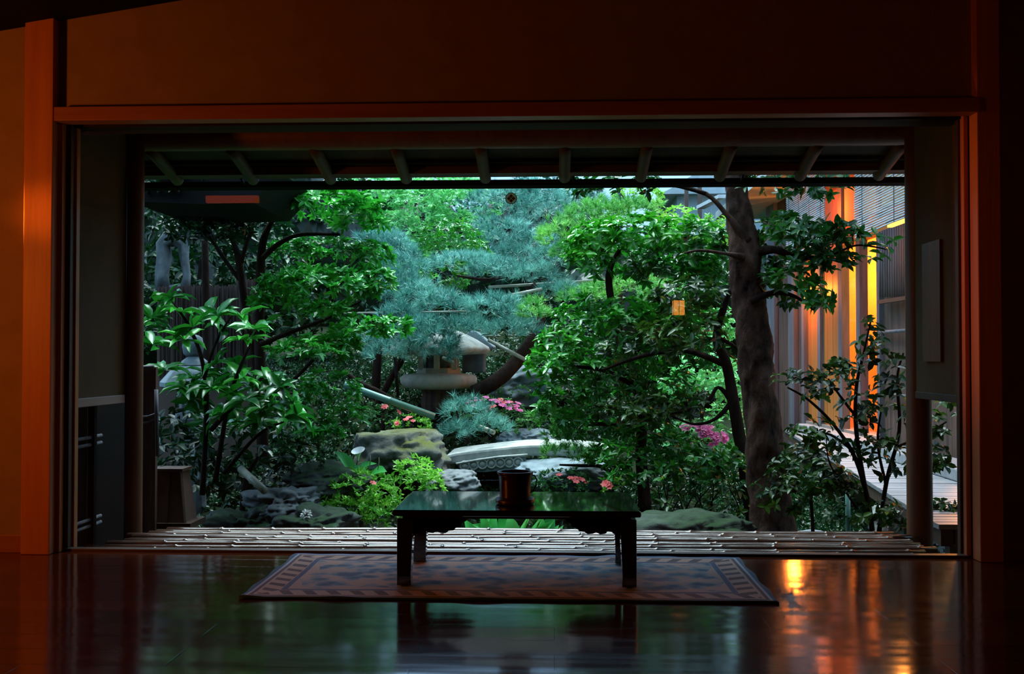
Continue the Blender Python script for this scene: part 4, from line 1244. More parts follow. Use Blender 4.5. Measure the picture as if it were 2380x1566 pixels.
# large-leaved shrub in the left foreground
t = tree_root('large_leaved_shrub', 480, 6.3, 'glossy large-leaved evergreen shrub in front of the left stone lantern', 'shrub')
for (pts, rr) in (([(470, 1150), (480, 950), (470, 840), (440, 760), (400, 700)], [7, 6, 5, 4, 2]), ([(500, 1120), (530, 940), (560, 850), (600, 760)], [7, 5, 4, 2]),
                  ([(490, 1000), (560, 930), (640, 910), (700, 920)], [6, 5, 4, 2]), ([(520, 1100), (600, 1010), (660, 980)], [5, 4, 2]), ([(470, 900), (500, 800), (540, 730)], [4, 3, 2])):
    limb(pts, 6.2, rr, 'stem', M['bark'], t, n=8)
spots = [(385, 700), (420, 725), (400, 690), (475, 735), (505, 735), (520, 760), (560, 735), (590, 765), (610, 760), (575, 790), (430, 790), (400, 770), (365, 760), (450, 760),
         (505, 845), (480, 870), (545, 850), (565, 880), (590, 900), (630, 920), (650, 900), (640, 940), (680, 940), (610, 950), (570, 930), (530, 915), (490, 900), (450, 880), (470, 930), (600, 985), (660, 970),
         (520, 960), (560, 985), (690, 965), (540, 890), (620, 880), (425, 900), (350, 740), (380, 860), (355, 800)]
pp = []; nn = []
for (a, b) in spots:
    q = P(a, b, random.uniform(5.9, 6.6)); pp.append(q)
    nn.append(Vector((random.uniform(-.5, .5), random.uniform(-.8, 0.1), 0.8)).normalized())
V, F, vals = rosette_arrays(np.array(pp), np.array(nn), 9, 0.155, 0.36, '11', spread=(50, 95), upmix=0.5, jit=0.25, sag=0.15, tone=(0.1, 1.0))
np_mesh('foliage', V, F, vals, M['leaf_aucuba'], t)
leafy(t, [(560, 930, 140, 80, 6.5, 0.3)], 0, 6, 0.12, 0.38, 'leaf_aucuba', tpl='11', dens=60, up=0.9, sag=0.3, tone=(0.0, 0.6))
t = tree_root('dark_shrub', 560, 6.5, 'dark shrub with a few big drooping leaves below the glossy large-leaved one', 'shrub')
limb([(560, 1230), (570, 1120), (600, 1060)], 6.6, [8, 6, 3], 'stem', M['bark'], t)
leafy(t, [(560, 1060, 170, 80, 6.9, 0.35), (430, 1040, 90, 110, 6.9, 0.35), (620, 1140, 90, 60, 7.0, 0.3)], 0, 6, 0.085, 0.42, 'leaf_dark', dens=130, up=0.9, sag=0.4, tone=(0, 0.7))
leafy(t, [(700, 1060, 60, 60, 6.8, 0.2)], 0, 6, 0.028, 0.45, 'leaf_dark', dens=450, up=0.9, tone=(0.4, 1.0))

# blue pines in the middle
t = tree_root('blue_pine', 1240, 14.6, 'tall blue-green pine behind the round crest sticker, topmost in the middle')
limb([(1240, 900), (1250, 760), (1235, 680), (1215, 590), (1180, 530), (1200, 480)], 14.6, [18, 15, 12, 10, 8, 5], 'trunk', M['bark'], t)
limb([(1225, 620), (1290, 570), (1340, 500), (1400, 470)], 14.6, [8, 7, 5, 3], 'branch', M['bark'], t)
piney(t, [(1180, 480, 92, 42, 14.5, 0.6), (1270, 500, 72, 48, 14.3, 0.5), (1230, 458, 80, 28, 14.8, 0.5), (1350, 475, 58, 38, 14.4, 0.5)],
      230, 26, 0.14, 0.0065, 'needle', up=0.3)
piney(t, [(1170, 560, 78, 46, 12.4, 0.5), (1250, 590, 62, 44, 12.4, 0.4), (1180, 605, 62, 30, 12.2, 0.4)],
      300, 26, 0.12, 0.0055, 'needle', up=0.2)
t = tree_root('blue_pine', 930, 9.8, 'blue-grey pine with a drooping shoulder behind the layered broadleaf tree')
limb([(870, 960), (880, 800), (890, 700), (880, 600)], 9.8, [12, 10, 8, 4], 'trunk', M['bark'], t)
piney(t, [(905, 590, 65, 38, 9.8, 0.4), (950, 630, 55, 34, 9.7, 0.35), (880, 560, 50, 18, 9.9, 0.3)], 460, 26, 0.10, 0.0045, 'needle')
t = tree_root('blue_pine', 1120, 9.8, 'mid-height blue pine pad with a leaning dark trunk, above the gabled lantern')
limb([(1100, 912), (1145, 890), (1190, 852), (1235, 790), (1260, 720), (1240, 660)], [9.3, 9.3, 9.4, 9.5, 9.7, 9.8], [16, 18, 17, 14, 11, 6], 'trunk', M['bark'], t, n=14)
limb([(1180, 640), (1130, 650), (1060, 640)], 9.9, [5, 4, 2], 'branch', M['bark'], t)
piney(t, [(1080, 625, 72, 32, 9.9, 0.4), (1160, 640, 70, 30, 9.9, 0.4), (1240, 650, 65, 32, 9.8, 0.35), (1300, 690, 55, 30, 9.6, 0.3), (1290, 610, 50, 30, 10.0, 0.3)], 460, 26, 0.10, 0.0045, 'needle')
t = tree_root('blue_pine', 990, 9.2, 'nearest blue pine, its lowest tuft hanging over the wide stone lantern')
limb([(870, 950), (920, 860), (960, 790), (1000, 740), (1060, 720)], 9.15, [9, 8, 7, 6, 3], 'trunk', M['bark'], t)
limb([(800, 860), (835, 890), (880, 910), (950, 950)], 8.5, [5, 6, 6, 4], 'branch', M['bark'], t)
piney(t, [(960, 700, 70, 42, 9.2, 0.4), (1030, 720, 60, 40, 9.1, 0.35), (920, 660, 45, 25, 9.4, 0.3), (1150, 730, 75, 36, 9.2, 0.4), (1190, 780, 70, 36, 9.1, 0.35), (1100, 770, 50, 24, 9.3, 0.3), (1012, 800, 46, 36, 8.8, 0.25), (975, 765, 60, 26, 8.9, 0.3), (930, 740, 50, 26, 9.0, 0.25), (1055, 765, 36, 20, 8.9, 0.2), (1040, 820, 20, 20, 8.8, 0.12)],
      480, 26, 0.10, 0.0045, 'needle')
piney(t, [(1010, 790, 50, 34, 8.85, 0.2), (960, 775, 50, 28, 8.9, 0.2), (925, 795, 44, 24, 8.9, 0.2), (1040, 815, 26, 22, 8.8, 0.12)], 620, 26, 0.09, 0.0045, 'needle', up=0.9)
piney(t, [(890, 830, 48, 30, 9.0, 0.25), (850, 800, 40, 26, 9.1, 0.2)], 420, 26, 0.09, 0.0045, 'needle')
t = tree_root('low_pine', 1085, 8.4, 'low blue-green pine growing in front of the pink azalea', 'shrub')
limb([(1090, 1030), (1070, 990), (1060, 950)], 8.5, [5, 4, 2], 'trunk', M['bark'], t)
piney(t, [(1085, 965, 60, 34, 8.4, 0.3), (1120, 1005, 70, 30, 8.3, 0.3), (1060, 1010, 30, 26, 8.3, 0.2)], 480, 24, 0.085, 0.004, 'needle', upmix=0.4)
t = tree_root('low_pine', 1350, 7.6, 'low spreading yellow-green pine at the right end of the stone bridge', 'shrub')
limb([(1440, 1120), (1400, 1085), (1350, 1082), (1300, 1080)], 7.5, [6, 5, 4, 2], 'trunk', M['bark'], t)
piney(t, [(1330, 1060, 75, 18, 7.5, 0.3), (1275, 1050, 35, 12, 7.4, 0.15), (1400, 1070, 60, 14, 7.6, 0.2)], 520, 22, 0.07, 0.004, 'needle_green', up=0.1)

# yellow-green needle trees
t = tree_root('podocarp_tree', 1440, 10.0, 'yellow-green fine-leaved tree with rounded tops, right of the crest sticker')
limb([(1440, 960), (1440, 760), (1430, 640), (1400, 560)], 10.0, [14, 12, 10, 6], 'trunk', M['bark'], t)
piney(t, [(1380, 515, 80, 38, 9.9, 0.4), (1300, 560, 52, 40, 9.7, 0.3), (1460, 500, 70, 34, 10.0, 0.4), (1350, 600, 60, 40, 9.8, 0.3)], 480, 22, 0.085, 0.007, 'needle_green')
piney(t, [(1370, 700, 60, 34, 9.3, 0.3), (1460, 672, 66, 30, 9.0, 0.35), (1540, 690, 50, 26, 9.1, 0.3), (1240, 740, 30, 40, 8.9, 0.2)], 480, 22, 0.08, 0.007, 'needle_green')

# bright hedge trees at the back
t = tree_root('bright_hedge_tree', 1000, 15.6, 'bright light-green small-leaved tree filling the back of the garden, left of the crest sticker')
limb([(1000, 900), (1000, 700), (990, 560)], 15.6, [12, 10, 6], 'trunk', M['bark'], t)
leafy(t, [(960, 480, 90, 70, 15.4, 0.6), (1080, 470, 90, 60, 15.7, 0.6), (920, 560, 70, 70, 15.2, 0.5), (1060, 540, 90, 50, 15.4, 0.5), (880, 470, 60, 60, 15.7, 0.4), (1000, 440, 120, 34, 16.2, 0.6), (950, 620, 60, 40, 15.0, 0.4), (860, 430, 80, 34, 16.2, 0.5)],
      0, 6, 0.085, 0.45, 'leaf_hedge', tpl='5', dens=180, up=0.7)
t = tree_root('round_hedge_tree', 1040, 11.4, 'darker round clipped tree between the bright hedge and the pines')
limb([(1010, 900), (1010, 700), (1020, 600)], 11.3, [10, 8, 5], 'trunk', M['bark'], t)
leafy(t, [(1045, 570, 75, 60, 11.3, 0.45), (1030, 640, 70, 44, 11.2, 0.4), (1100, 600, 50, 40, 11.2, 0.3)], 0, 6, 0.055, 0.45, 'leaf_cam', tpl='5', dens=330, up=0.7)

# camellia mass right of centre
t = tree_root('camellia_tree', 1490, 7.5, 'glossy bright-leaved camellia with many pads, left of the thick dark trunk')
limb([(1500, 1180), (1490, 1060), (1490, 960), (1470, 860), (1430, 740), (1415, 640), (1440, 580)], 7.6, [16, 13, 12, 10, 9, 8, 4], 'trunk', M['bark'], t)
limb([(1480, 900), (1400, 860), (1300, 850)], 7.5, [7, 5, 3], 'branch', M['bark'], t)
limb([(1490, 1000), (1400, 985), (1320, 990)], 7.5, [6, 5, 3], 'branch', M['bark'], t)
limb([(1470, 820), (1560, 760), (1640, 700)], 7.6, [6, 5, 3], 'branch', M['bark'], t)
CK = dict(up=0.55, sag=0.1)
leafy(t, [(1390, 560, 70, 42, 7.5, 0.3), (1480, 545, 90, 42, 7.5, 0.35), (1590, 555, 90, 45, 7.5, 0.35), (1355, 600, 40, 30, 7.4, 0.2)], 0, 6, 0.082, 0.40, 'leaf_cam', dens=260, tone=(0.3, 1.0), **CK)
leafy(t, [(1440, 615, 90, 38, 7.8, 0.3), (1560, 620, 110, 45, 7.8, 0.35), (1640, 640, 60, 50, 7.7, 0.3)], 0, 6, 0.08, 0.40, 'leaf_cam', dens=240, tone=(0.0, 0.4), **CK)
leafy(t, [(1350, 740, 60, 50, 7.5, 0.3), (1450, 735, 80, 45, 7.4, 0.3), (1540, 740, 70, 40, 7.6, 0.3), (1310, 800, 60, 40, 7.4, 0.25), (1620, 730, 60, 50, 7.9, 0.3)], 0, 6, 0.078, 0.40, 'leaf_cam', dens=280, tone=(0.15, 0.95), **CK)
leafy(t, [(1280, 850, 60, 36, 7.3, 0.25), (1380, 830, 80, 50, 7.4, 0.3), (1480, 830, 90, 55, 7.6, 0.3), (1580, 820, 80, 50, 7.7, 0.3)], 0, 6, 0.072, 0.42, 'leaf_cam', dens=280, tone=(0.1, 0.8), **CK)
leafy(t, [(1330, 900, 80, 40, 7.4, 0.3), (1430, 910, 90, 50, 7.5, 0.3), (1540, 910, 90, 50, 7.7, 0.3), (1300, 960, 60, 40, 7.4, 0.25), (1400, 990, 90, 40, 7.5, 0.3), (1500, 1000, 80, 45, 7.6, 0.3)], 0, 6, 0.068, 0.42, 'leaf_cam', dens=280, tone=(0.05, 0.7), **CK)
piney(t, [(1275, 985, 36, 30, 7.4, 0.2), (1310, 1020, 50, 24, 7.5, 0.2)], 480, 20, 0.07, 0.008, 'needle_green')
leafy(t, [(1430, 1060, 60, 40, 7.2, 0.25), (1440, 1110, 36, 34, 7.0, 0.2), (1560, 1060, 80, 45, 7.4, 0.3)], 0, 6, 0.06, 0.42, 'leaf_cam', dens=260, tone=(0.1, 0.8), **CK)
# light tree seen through the gap
t = tree_root('bright_shrub', 1640, 9.4, 'bright yellow-green shrub in the gap between the camellia and the thick trunk', 'shrub')
leafy(t, [(1630, 870, 75, 55, 9.3, 0.4), (1580, 900, 50, 40, 9.2, 0.3), (1700, 900, 40, 60, 9.4, 0.3), (1570, 1020, 50, 40, 9.0, 0.3), (1690, 1000, 60, 70, 9.6, 0.3), (1650, 760, 60, 60, 9.8, 0.3)], 0, 6, 0.055, 0.48, 'leaf_hedge', tpl='5', dens=330, up=0.7, tone=(0.2, 0.9))
limb([(1630, 1000), (1632, 930), (1630, 880)], 9.4, [5, 4, 3], 'stem', M['bark'], t)
# bronze shrub further back
t = tree_root('bronze_shrub', 1560, 11.8, 'pale bronze-tipped shrub below the neighbouring grey house', 'shrub')
limb([(1560, 760), (1560, 620), (1560, 520)], 11.8, [8, 6, 4], 'stem', M['bark'], t)
leafy(t, [(1570, 515, 55, 34, 11.8, 0.3), (1480, 460, 60, 34, 12.0, 0.35), (1660, 540, 60, 40, 11.6, 0.3)], 0, 6, 0.06, 0.4, 'leaf_azalea', tpl='5', dens=300, up=0.7, tone=(0.3, 1))
t = tree_root('clipped_hedge', 1100, 10.9, 'low dark clipped hedge behind the two stone lanterns in the middle', 'hedge')
leafy(t, [(900, 830, 120, 60, 10.9, 0.4), (1090, 815, 120, 62, 11.0, 0.4), (1290, 820, 130, 75, 10.9, 0.4), (1180, 890, 150, 30, 10.5, 0.3)], 0, 6, 0.05, 0.45, 'leaf_dark', tpl='5', dens=330, up=0.7, tone=(0.3, 1.0))
# dark backdrop trees closing the garden
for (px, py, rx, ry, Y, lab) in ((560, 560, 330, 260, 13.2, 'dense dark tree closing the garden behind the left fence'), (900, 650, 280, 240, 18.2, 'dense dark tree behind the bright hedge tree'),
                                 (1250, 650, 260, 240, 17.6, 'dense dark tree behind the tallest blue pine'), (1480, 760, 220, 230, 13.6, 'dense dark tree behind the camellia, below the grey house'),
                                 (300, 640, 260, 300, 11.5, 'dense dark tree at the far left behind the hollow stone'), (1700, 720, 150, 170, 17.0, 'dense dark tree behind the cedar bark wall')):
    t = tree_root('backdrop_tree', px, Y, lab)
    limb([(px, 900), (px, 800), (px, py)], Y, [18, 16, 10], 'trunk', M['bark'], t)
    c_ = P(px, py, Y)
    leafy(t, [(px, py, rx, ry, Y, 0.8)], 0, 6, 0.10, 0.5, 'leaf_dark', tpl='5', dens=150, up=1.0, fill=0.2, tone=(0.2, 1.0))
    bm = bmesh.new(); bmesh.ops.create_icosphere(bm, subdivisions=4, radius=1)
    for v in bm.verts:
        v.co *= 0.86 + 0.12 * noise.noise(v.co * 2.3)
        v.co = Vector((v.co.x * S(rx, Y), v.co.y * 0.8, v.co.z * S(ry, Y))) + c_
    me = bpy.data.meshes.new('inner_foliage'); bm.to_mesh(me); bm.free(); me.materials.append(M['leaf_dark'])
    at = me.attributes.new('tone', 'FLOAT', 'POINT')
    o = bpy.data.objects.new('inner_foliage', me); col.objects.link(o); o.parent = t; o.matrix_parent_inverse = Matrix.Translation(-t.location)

# big right tree
t = tree_root('thick_trunk_tree', 1795, 6.4, 'tree with a thick dark trunk standing between the camellia and the lit annex')
limb([(1800, 1330), (1793, 1230), (1783, 1100), (1768, 960), (1755, 820), (1738, 680), (1728, 580), (1716, 470), (1708, 380), (1700, 300)], 6.4, [60, 50, 44, 40, 38, 36, 36, 26, 24, 20], 'trunk', M['bark_pale'], t, n=36, wob=0.22, sub=9)
limb([(1735, 560), (1690, 500), (1640, 450), (1560, 430)], [6.35, 6.3, 6.3, 6.3], [16, 6, 5, 3], 'branch', M['bark_pale'], t)
limb([(1735, 600), (1690, 590), (1630, 582), (1590, 588)], [6.35, 6.2, 6.1, 6.1], [12, 4, 3.5, 2], 'branch', M['bark_pale'], t)
limb([(1745, 590), (1800, 580), (1860, 600), (1940, 590)], [6.4, 6.3, 6.3, 6.2], [14, 9, 6, 3], 'branch', M['bark'], t)
limb([(1940, 590), (1990, 570), (2040, 575), (2060, 580)], [6.2, 6.2, 6.2, 6.2], [3, 2.4, 2, 1.2], 'branch', M['bark'], t)
limb([(1745, 700), (1800, 680), (1850, 690), (1890, 720)], 6.3, [10, 6, 4, 2], 'branch', M['bark'], t)
RK = dict(up=0.6, sag=0.15)
leafy(t, [(1820, 540, 60, 40, 6.4, 0.25), (1890, 555, 70, 42, 6.3, 0.25), (1950, 545, 45, 30, 6.2, 0.2)], 0, 6, 0.075, 0.46, 'leaf_right', dens=230, tone=(0.0, 0.8), **RK)
leafy(t, [(1860, 620, 80, 34, 6.4, 0.25), (1920, 600, 50, 30, 6.3, 0.2)], 0, 6, 0.072, 0.46, 'leaf_right', dens=230, tone=(0.0, 0.6), **RK)
leafy(t, [(1830, 660, 60, 40, 6.3, 0.2), (1880, 690, 55, 40, 6.3, 0.2)], 0, 6, 0.075, 0.46, 'leaf_right', dens=210, tone=(0.2, 1.0), **RK)
leafy(t, [(1900, 440, 90, 26, 6.3, 0.25), (1800, 420, 80, 26, 6.3, 0.25), (1420, 430, 110, 22, 6.2, 0.3), (1640, 560, 50, 30, 6.6, 0.2)], 0, 6, 0.07, 0.46, 'leaf_right', dens=170, tone=(0, 0.5), **RK)
pp = np.array([P(a, b, 6.2) for a, b in ((1985, 560), (2000, 595), (2035, 545), (2050, 590), (2075, 560), (2060, 575), (2025, 600), (2015, 570), (1970, 590))])
V, F, vals = rosette_arrays(pp, np.tile([[0, -0.3, 0.9]], (len(pp), 1)), 4, 0.075, 0.5, '7', sag=0.4, tone=(0, 0.8))
np_mesh('foliage', V, F, vals, M['leaf_right'], t)
limb([(1640, 450), (1560, 430), (1450, 425), (1350, 430)], 6.25, [5, 4, 3, 2], 'branch', M['bark'], t)
def sky_blocker(parent, c_, r, dens=80, L_=0.13, mat='leaf_right'):  # unseen foliage added above the view to keep sky light off
    area = r[0] * r[1] + r[0] * r[2] + r[1] * r[2]
    pad_mesh('foliage', c_, r, int(dens * area), 6, L_, 0.45, M[mat], parent, '5', up=1.0, fill=0.6)


sky_blocker(t, (1.7, 7.0, 3.7), (1.7, 1.3, 0.55))  # added pads over the right side, dimming garden and deck
sky_blocker(t, (1.5, 6.4, 2.9), (0.6, 0.7, 0.3))
sky_blocker(t, (2.3, 6.6, 3.1), (1.0, 0.8, 0.35))
sky_blocker(t, (1.5, 6.0, 2.6), (0.9, 0.45, 0.25))
limb([(1700, 300), (1690, 180), (1670, 60)], [6.4, 6.6, 6.8], [20, 15, 8], 'trunk', M['bark_pale'], t)
limb([(1700, 260), (1760, 150), (1850, 100)], [6.4, 6.7, 7.0], [10, 8, 4], 'branch', M['bark'], t)
t = tree_root('sky_block_tree', -300, 9.5, 'tall dark tree added out of view at the far left to block the sky')  # unseen tree added to cut the sky light on the left
limb([(-100, 900), (-60, 500), (-20, 100), (0, -200)], 9.5, [30, 26, 20, 10], 'trunk', M['bark'], t)
sky_blocker(t, (-4.6, 9.3, 4.6), (2.2, 2.2, 1.5), mat='leaf_dark')
sky_blocker(t, (-3.6, 12.2, 4.9), (2.2, 1.5, 1.6), mat='leaf_dark')
sky_blocker(t, (-4.2, 7.0, 3.2), (1.3, 1.2, 0.8), mat='leaf_dark')
# second thinner trunk
t = tree_root('slender_tree', 1730, 6.9, 'slender crooked tree leaning just left of the thick dark trunk')
limb([(1760, 1290), (1745, 1180), (1725, 1050), (1705, 940), (1690, 850), (1666, 785), (1680, 720), (1700, 670)], 6.9, [18, 16, 14, 13, 12, 10, 8, 5], 'trunk', M['bark'], t, n=14, wob=0.2)
limb([(1690, 850), (1650, 832), (1590, 815), (1500, 825), (1400, 860)], [6.9, 6.9, 7.0, 7.0, 7.1], [9, 7, 6, 5, 3], 'branch', M['bark'], t)
limb([(1705, 940), (1670, 900), (1640, 935), (1560, 960), (1450, 965)], [6.9, 6.9, 6.9, 7.0, 7.1], [8, 4, 5, 4, 2], 'branch', M['bark'], t)
limb([(1700, 935), (1660, 975), (1610, 985), (1560, 965)], 6.9, [7, 4, 3, 2], 'branch', M['bark'], t)
limb([(1666, 785), (1700, 800), (1740, 830)], 6.8, [6, 4, 3], 'branch', M['bark'], t)
leafy(t, [(1600, 770, 90, 50, 6.9, 0.3), (1500, 800, 100, 40, 7.0, 0.3), (1600, 690, 80, 40, 7.0, 0.3)], 0, 6, 0.07, 0.45, 'leaf_shrub', dens=170, tone=(0, 1.0), **RK)
leafy(t, [(1560, 940, 90, 36, 7.0, 0.3), (1460, 960, 90, 36, 7.0, 0.3)], 0, 6, 0.06, 0.45, 'leaf_shrub', dens=170, tone=(0, 1.0), **RK)

# shrubs in the right foreground
t = tree_root('open_branched_shrub', 2020, 5.95, 'open branched shrub with small drooping leaves in front of the walkway', 'shrub')
for pts, rr in (([(2030, 1280), (2020, 1180), (1990, 1070), (1940, 990), (1880, 930), (1830, 900)], [7, 6, 5, 4, 3, 2]),
                ([(2010, 1130), (1990, 1000), (1990, 900), (2005, 830), (2025, 740)], [5, 5, 4, 3, 2]),
                ([(2040, 1260), (2060, 1120), (2090, 1000), (2085, 880), (2100, 820)], [6, 5, 4, 3, 2]),
                ([(1985, 1050), (1930, 1010), (1890, 1010), (1850, 1000)], [3, 3, 2, 1.5]),
                ([(2000, 980), (1960, 930), (1925, 880)], [4, 3, 2]),
                ([(2060, 1130), (2040, 1030), (2050, 940)], [4, 3, 2]),
                ([(1990, 1180), (1930, 1080), (1920, 1010)], [3, 2, 1]),
                ([(2080, 1040), (2150, 1010), (2200, 980)], [3, 3, 2])):
    limb(pts, 5.9, rr, 'branch', M['bark'], t, n=7)
SK = dict(up=0.9, sag=0.35)
leafy(t, [(1860, 890, 60, 40, 5.9, 0.2), (1930, 900, 55, 45, 5.9, 0.2), (2020, 790, 34, 50, 5.9, 0.15), (1960, 860, 40, 30, 5.9, 0.15), (2080, 860, 40, 50, 5.9, 0.15), (2060, 950, 60, 60, 5.9, 0.2), (2000, 960, 50, 50, 5.9, 0.2), (1890, 1000, 50, 30, 5.8, 0.15), (2000, 1040, 60, 40, 5.8, 0.2), (2070, 1060, 50, 50, 5.8, 0.2)],
      0, 4, 0.058, 0.55, 'leaf_shrub', dens=190, tone=(0, 1.0), **SK)
leafy(t, [(2195, 970, 32, 50, 5.9, 0.12), (2180, 1060, 24, 30, 5.9, 0.1), (2190, 1180, 30, 16, 5.9, 0.12)], 0, 4, 0.055, 0.55, 'leaf_shrub', dens=260, tone=(0, 1.0), **SK)
t = tree_root('dense_low_shrub', 1890, 6.1, 'dense low dark-green shrub at the foot of the thick trunk, walkway side', 'shrub')
leafy(t, [(1880, 1090, 80, 60, 6.1, 0.3), (1820, 1140, 60, 60, 6.0, 0.2), (1940, 1120, 50, 40, 6.0, 0.2)], 0, 5, 0.052, 0.5, 'leaf_shrub', dens=330, tone=(0, 1.0), **SK)
limb([(1890, 1300), (1888, 1200), (1880, 1120)], 6.1, [5, 4, 3], 'stem', M['bark'], t)
t = tree_root('dense_low_shrub', 1620, 6.6, 'dark low shrub left of the slender leaning tree, above the wide rock', 'shrub')
leafy(t, [(1610, 1080, 90, 45, 6.8, 0.3), (1690, 1090, 60, 50, 6.8, 0.3), (1540, 1110, 50, 30, 6.8, 0.2)], 0, 5, 0.062, 0.48, 'leaf_right', dens=270, tone=(0, 0.8), **SK)
leafy(t, [(1600, 1165, 90, 36, 6.7, 0.25), (1690, 1170, 50, 40, 6.7, 0.25)], 0, 5, 0.05, 0.48, 'leaf_shrub', dens=150, tone=(0, 1.0), **SK)
for i in range(14):
    a = random.uniform(1530, 1720)
    limb([(a, 1230), (a + random.uniform(-20, 20), 1180), (a + random.uniform(-40, 40), 1125)], 6.6, [2.2, 1.8, 1], 'twig', M['bark'], t, n=5)
t = tree_root('dense_low_shrub', 1960, 6.2, 'sparse leafy shrub at the deck edge under the walkway', 'shrub')
leafy(t, [(1990, 1190, 80, 24, 5.7, 0.2), (2070, 1190, 40, 30, 5.7, 0.15)], 0, 4, 0.05, 0.5, 'leaf_shrub', dens=120, tone=(0, 1.0), **SK)

# azaleas
def flower_mesh(mat, s):
    base = np.zeros((6, 3)); ang = np.arange(6) * PI / 3
    d = np.stack([np.cos(ang) * 0.9, np.sin(ang) * 0.9, np.full(6, 0.45)], 1)
    n = np.tile([[0, 0, 1.0]], (6, 1)) - d * 0.3
    V, F, vals = leaves(base, unit(d), unit(n), np.full(6, s), 0.75, '7', np.linspace(0, 1, 6))
    o = np_mesh('flower', V, F, vals, mat, None)
    return o


FL = {'pink': (flower_mesh(M['petal_pink'], 0.034)), 'coral': (flower_mesh(M['petal_coral'], 0.030))}
used = {'pink': False, 'coral': False}


def flowers(parent, kind, pts):
    for q, nrm in pts:
        o = FL[kind] if not used[kind] else FL[kind].copy()
        if used[kind]: col.objects.link(o)
        used[kind] = True
        o.parent = parent
        rot = Vector((0, 0, 1)).rotation_difference(nrm).to_matrix().to_4x4()
        o.matrix_world = Matrix.Translation(q - parent.location) @ rot @ Matrix.Rotation(random.uniform(0, 6), 4, 'Z') @ Matrix.Scale(random.uniform(0.8, 1.2), 4)
        o.matrix_basis = o.matrix_world.copy() if False else (Matrix.Translation(q - parent.location) @ rot @ Matrix.Rotation(random.uniform(0, 6), 4, 'Z') @ Matrix.Scale(random.uniform(0.8, 1.2), 4))


def azalea(label, px, Y, pads_, mat, fl, L_=0.042, dens=420, tone=(0.1, 1)):
    t = tree_root('azalea_bush', px, Y, label, 'shrub')
    limb([(px, pads_[0][1] + pads_[0][3] + 25), (px, pads_[0][1])], Y, [6, 4], 'stem', M['bark'], t, n=7)
    leafy(t, pads_, 0, 6, L_, 0.36, mat, dens=dens, up=0.6, spread=(25, 75), tone=tone)
    for kind, spots_, n_, jit in fl:
        lst = []
        for i in range(n_):
            cx, cy = random.choice(spots_)
            q = P(cx + random.gauss(0, jit), cy + random.gauss(0, jit * 0.55), Y - 0.22)
            # push onto the near top face of the pad containing it
            best = None
            for (ax, ay, rx, ry, Yp, dz) in pads_:
                cc = P(ax, ay, Yp); R = (S(rx, Yp), dz, S(ry, Yp))
                ux = (q.x - cc.x) / R[0]; uz = (q.z - cc.z) / R[2]
                dd = ux * ux + uz * uz
                if dd < 0.96:
                    yy = cc.y - R[1] * math.sqrt(1 - dd) * 1.06
                    nrm = Vector((ux / R[0], -math.sqrt(1 - dd) / R[1], uz / R[2])).normalized()
                    if best is None or yy < best[0].y: best = (Vector((q.x, yy, q.z)), (nrm + Vector((0, -0.2, 0.5))).normalized())
            if best: lst.append(best)
        flowers(t, kind, lst)
    return t


azalea('bright yellow-green azalea bush in front of the table, left side, almost without flowers', 840, 6.9, [(835, 1150, 85, 60, 6.9, 0.35), (780, 1180, 50, 50, 6.8, 0.25), (890, 1180, 50, 50, 6.8, 0.25)], 'leaf_azalea', [('coral', [(740, 1110), (860, 1120)], 3, 8)], 0.042, 620)
azalea('smaller bright azalea clump between the mossy boulder and the table corner', 970, 7.1, [(965, 1100, 55, 32, 7.1, 0.25), (990, 1125, 44, 30, 7.1, 0.2)], 'leaf_azalea', [], 0.045, 480)
azalea('rounded azalea with a crown of pink flowers right of the wide stone lantern', 1140, 9.0, [(1140, 962, 85, 40, 9.1, 0.4), (1195, 985, 45, 36, 9.0, 0.3)], 'leaf_azalea_dull', [('pink', [(1110, 928), (1090, 932), (1140, 930), (1120, 926), (1160, 938)], 34, 14), ('pink', [(1200, 945), (1205, 955)], 9, 7), ('coral', [(1140, 955), (1165, 935), (1075, 940)], 9, 12)], 0.04, 380)
azalea('small azalea with soft pink flowers on top of the mossy boulder', 955, 8.5, [(955, 985, 50, 20, 8.5, 0.22)], 'leaf_azalea', [('coral', [(965, 970), (985, 966), (940, 980)], 14, 10)], 0.036, 420)
azalea('dark azalea with scattered coral flowers behind the mossy boulder', 890, 8.9, [(890, 965, 42, 34, 8.9, 0.25)], 'leaf_azalea_dull', [('coral', [(885, 945), (900, 955), (925, 955)], 6, 8)], 0.038, 400, (0, 0.6))
azalea('magenta-flowered azalea glimpsed under the camellia near the thick trunk', 1630, 7.9, [(1630, 1010, 60, 36, 7.9, 0.3), (1590, 1030, 40, 30, 7.9, 0.25)], 'leaf_azalea_dull', [('pink', [(1600, 990), (1640, 1000), (1665, 1015), (1580, 1028), (1625, 1000), (1655, 1025)], 46, 14)], 0.042, 330)
azalea('dull azalea with a few red flowers directly right of the pot', 1310, 7.3, [(1310, 1120, 70, 30, 7.3, 0.3)], 'leaf_azalea_dull', [('coral', [(1280, 1105), (1300, 1104), (1355, 1115), (1330, 1118)], 7, 10)], 0.036, 380, (0, 0.5))
azalea('tiny azalea sprig with a coral flower at the right end of the table', 1415, 7.0, [(1420, 1125, 26, 20, 7.0, 0.15)], 'leaf_azalea', [('coral', [(1415, 1130)], 3, 4)], 0.036, 420)
azalea('low clipped azalea with no flowers behind the pink azalea', 1200, 9.6, [(1195, 915, 48, 18, 9.5, 0.25)], 'leaf_azalea_dull', [], 0.034, 420, (0, 0.7))

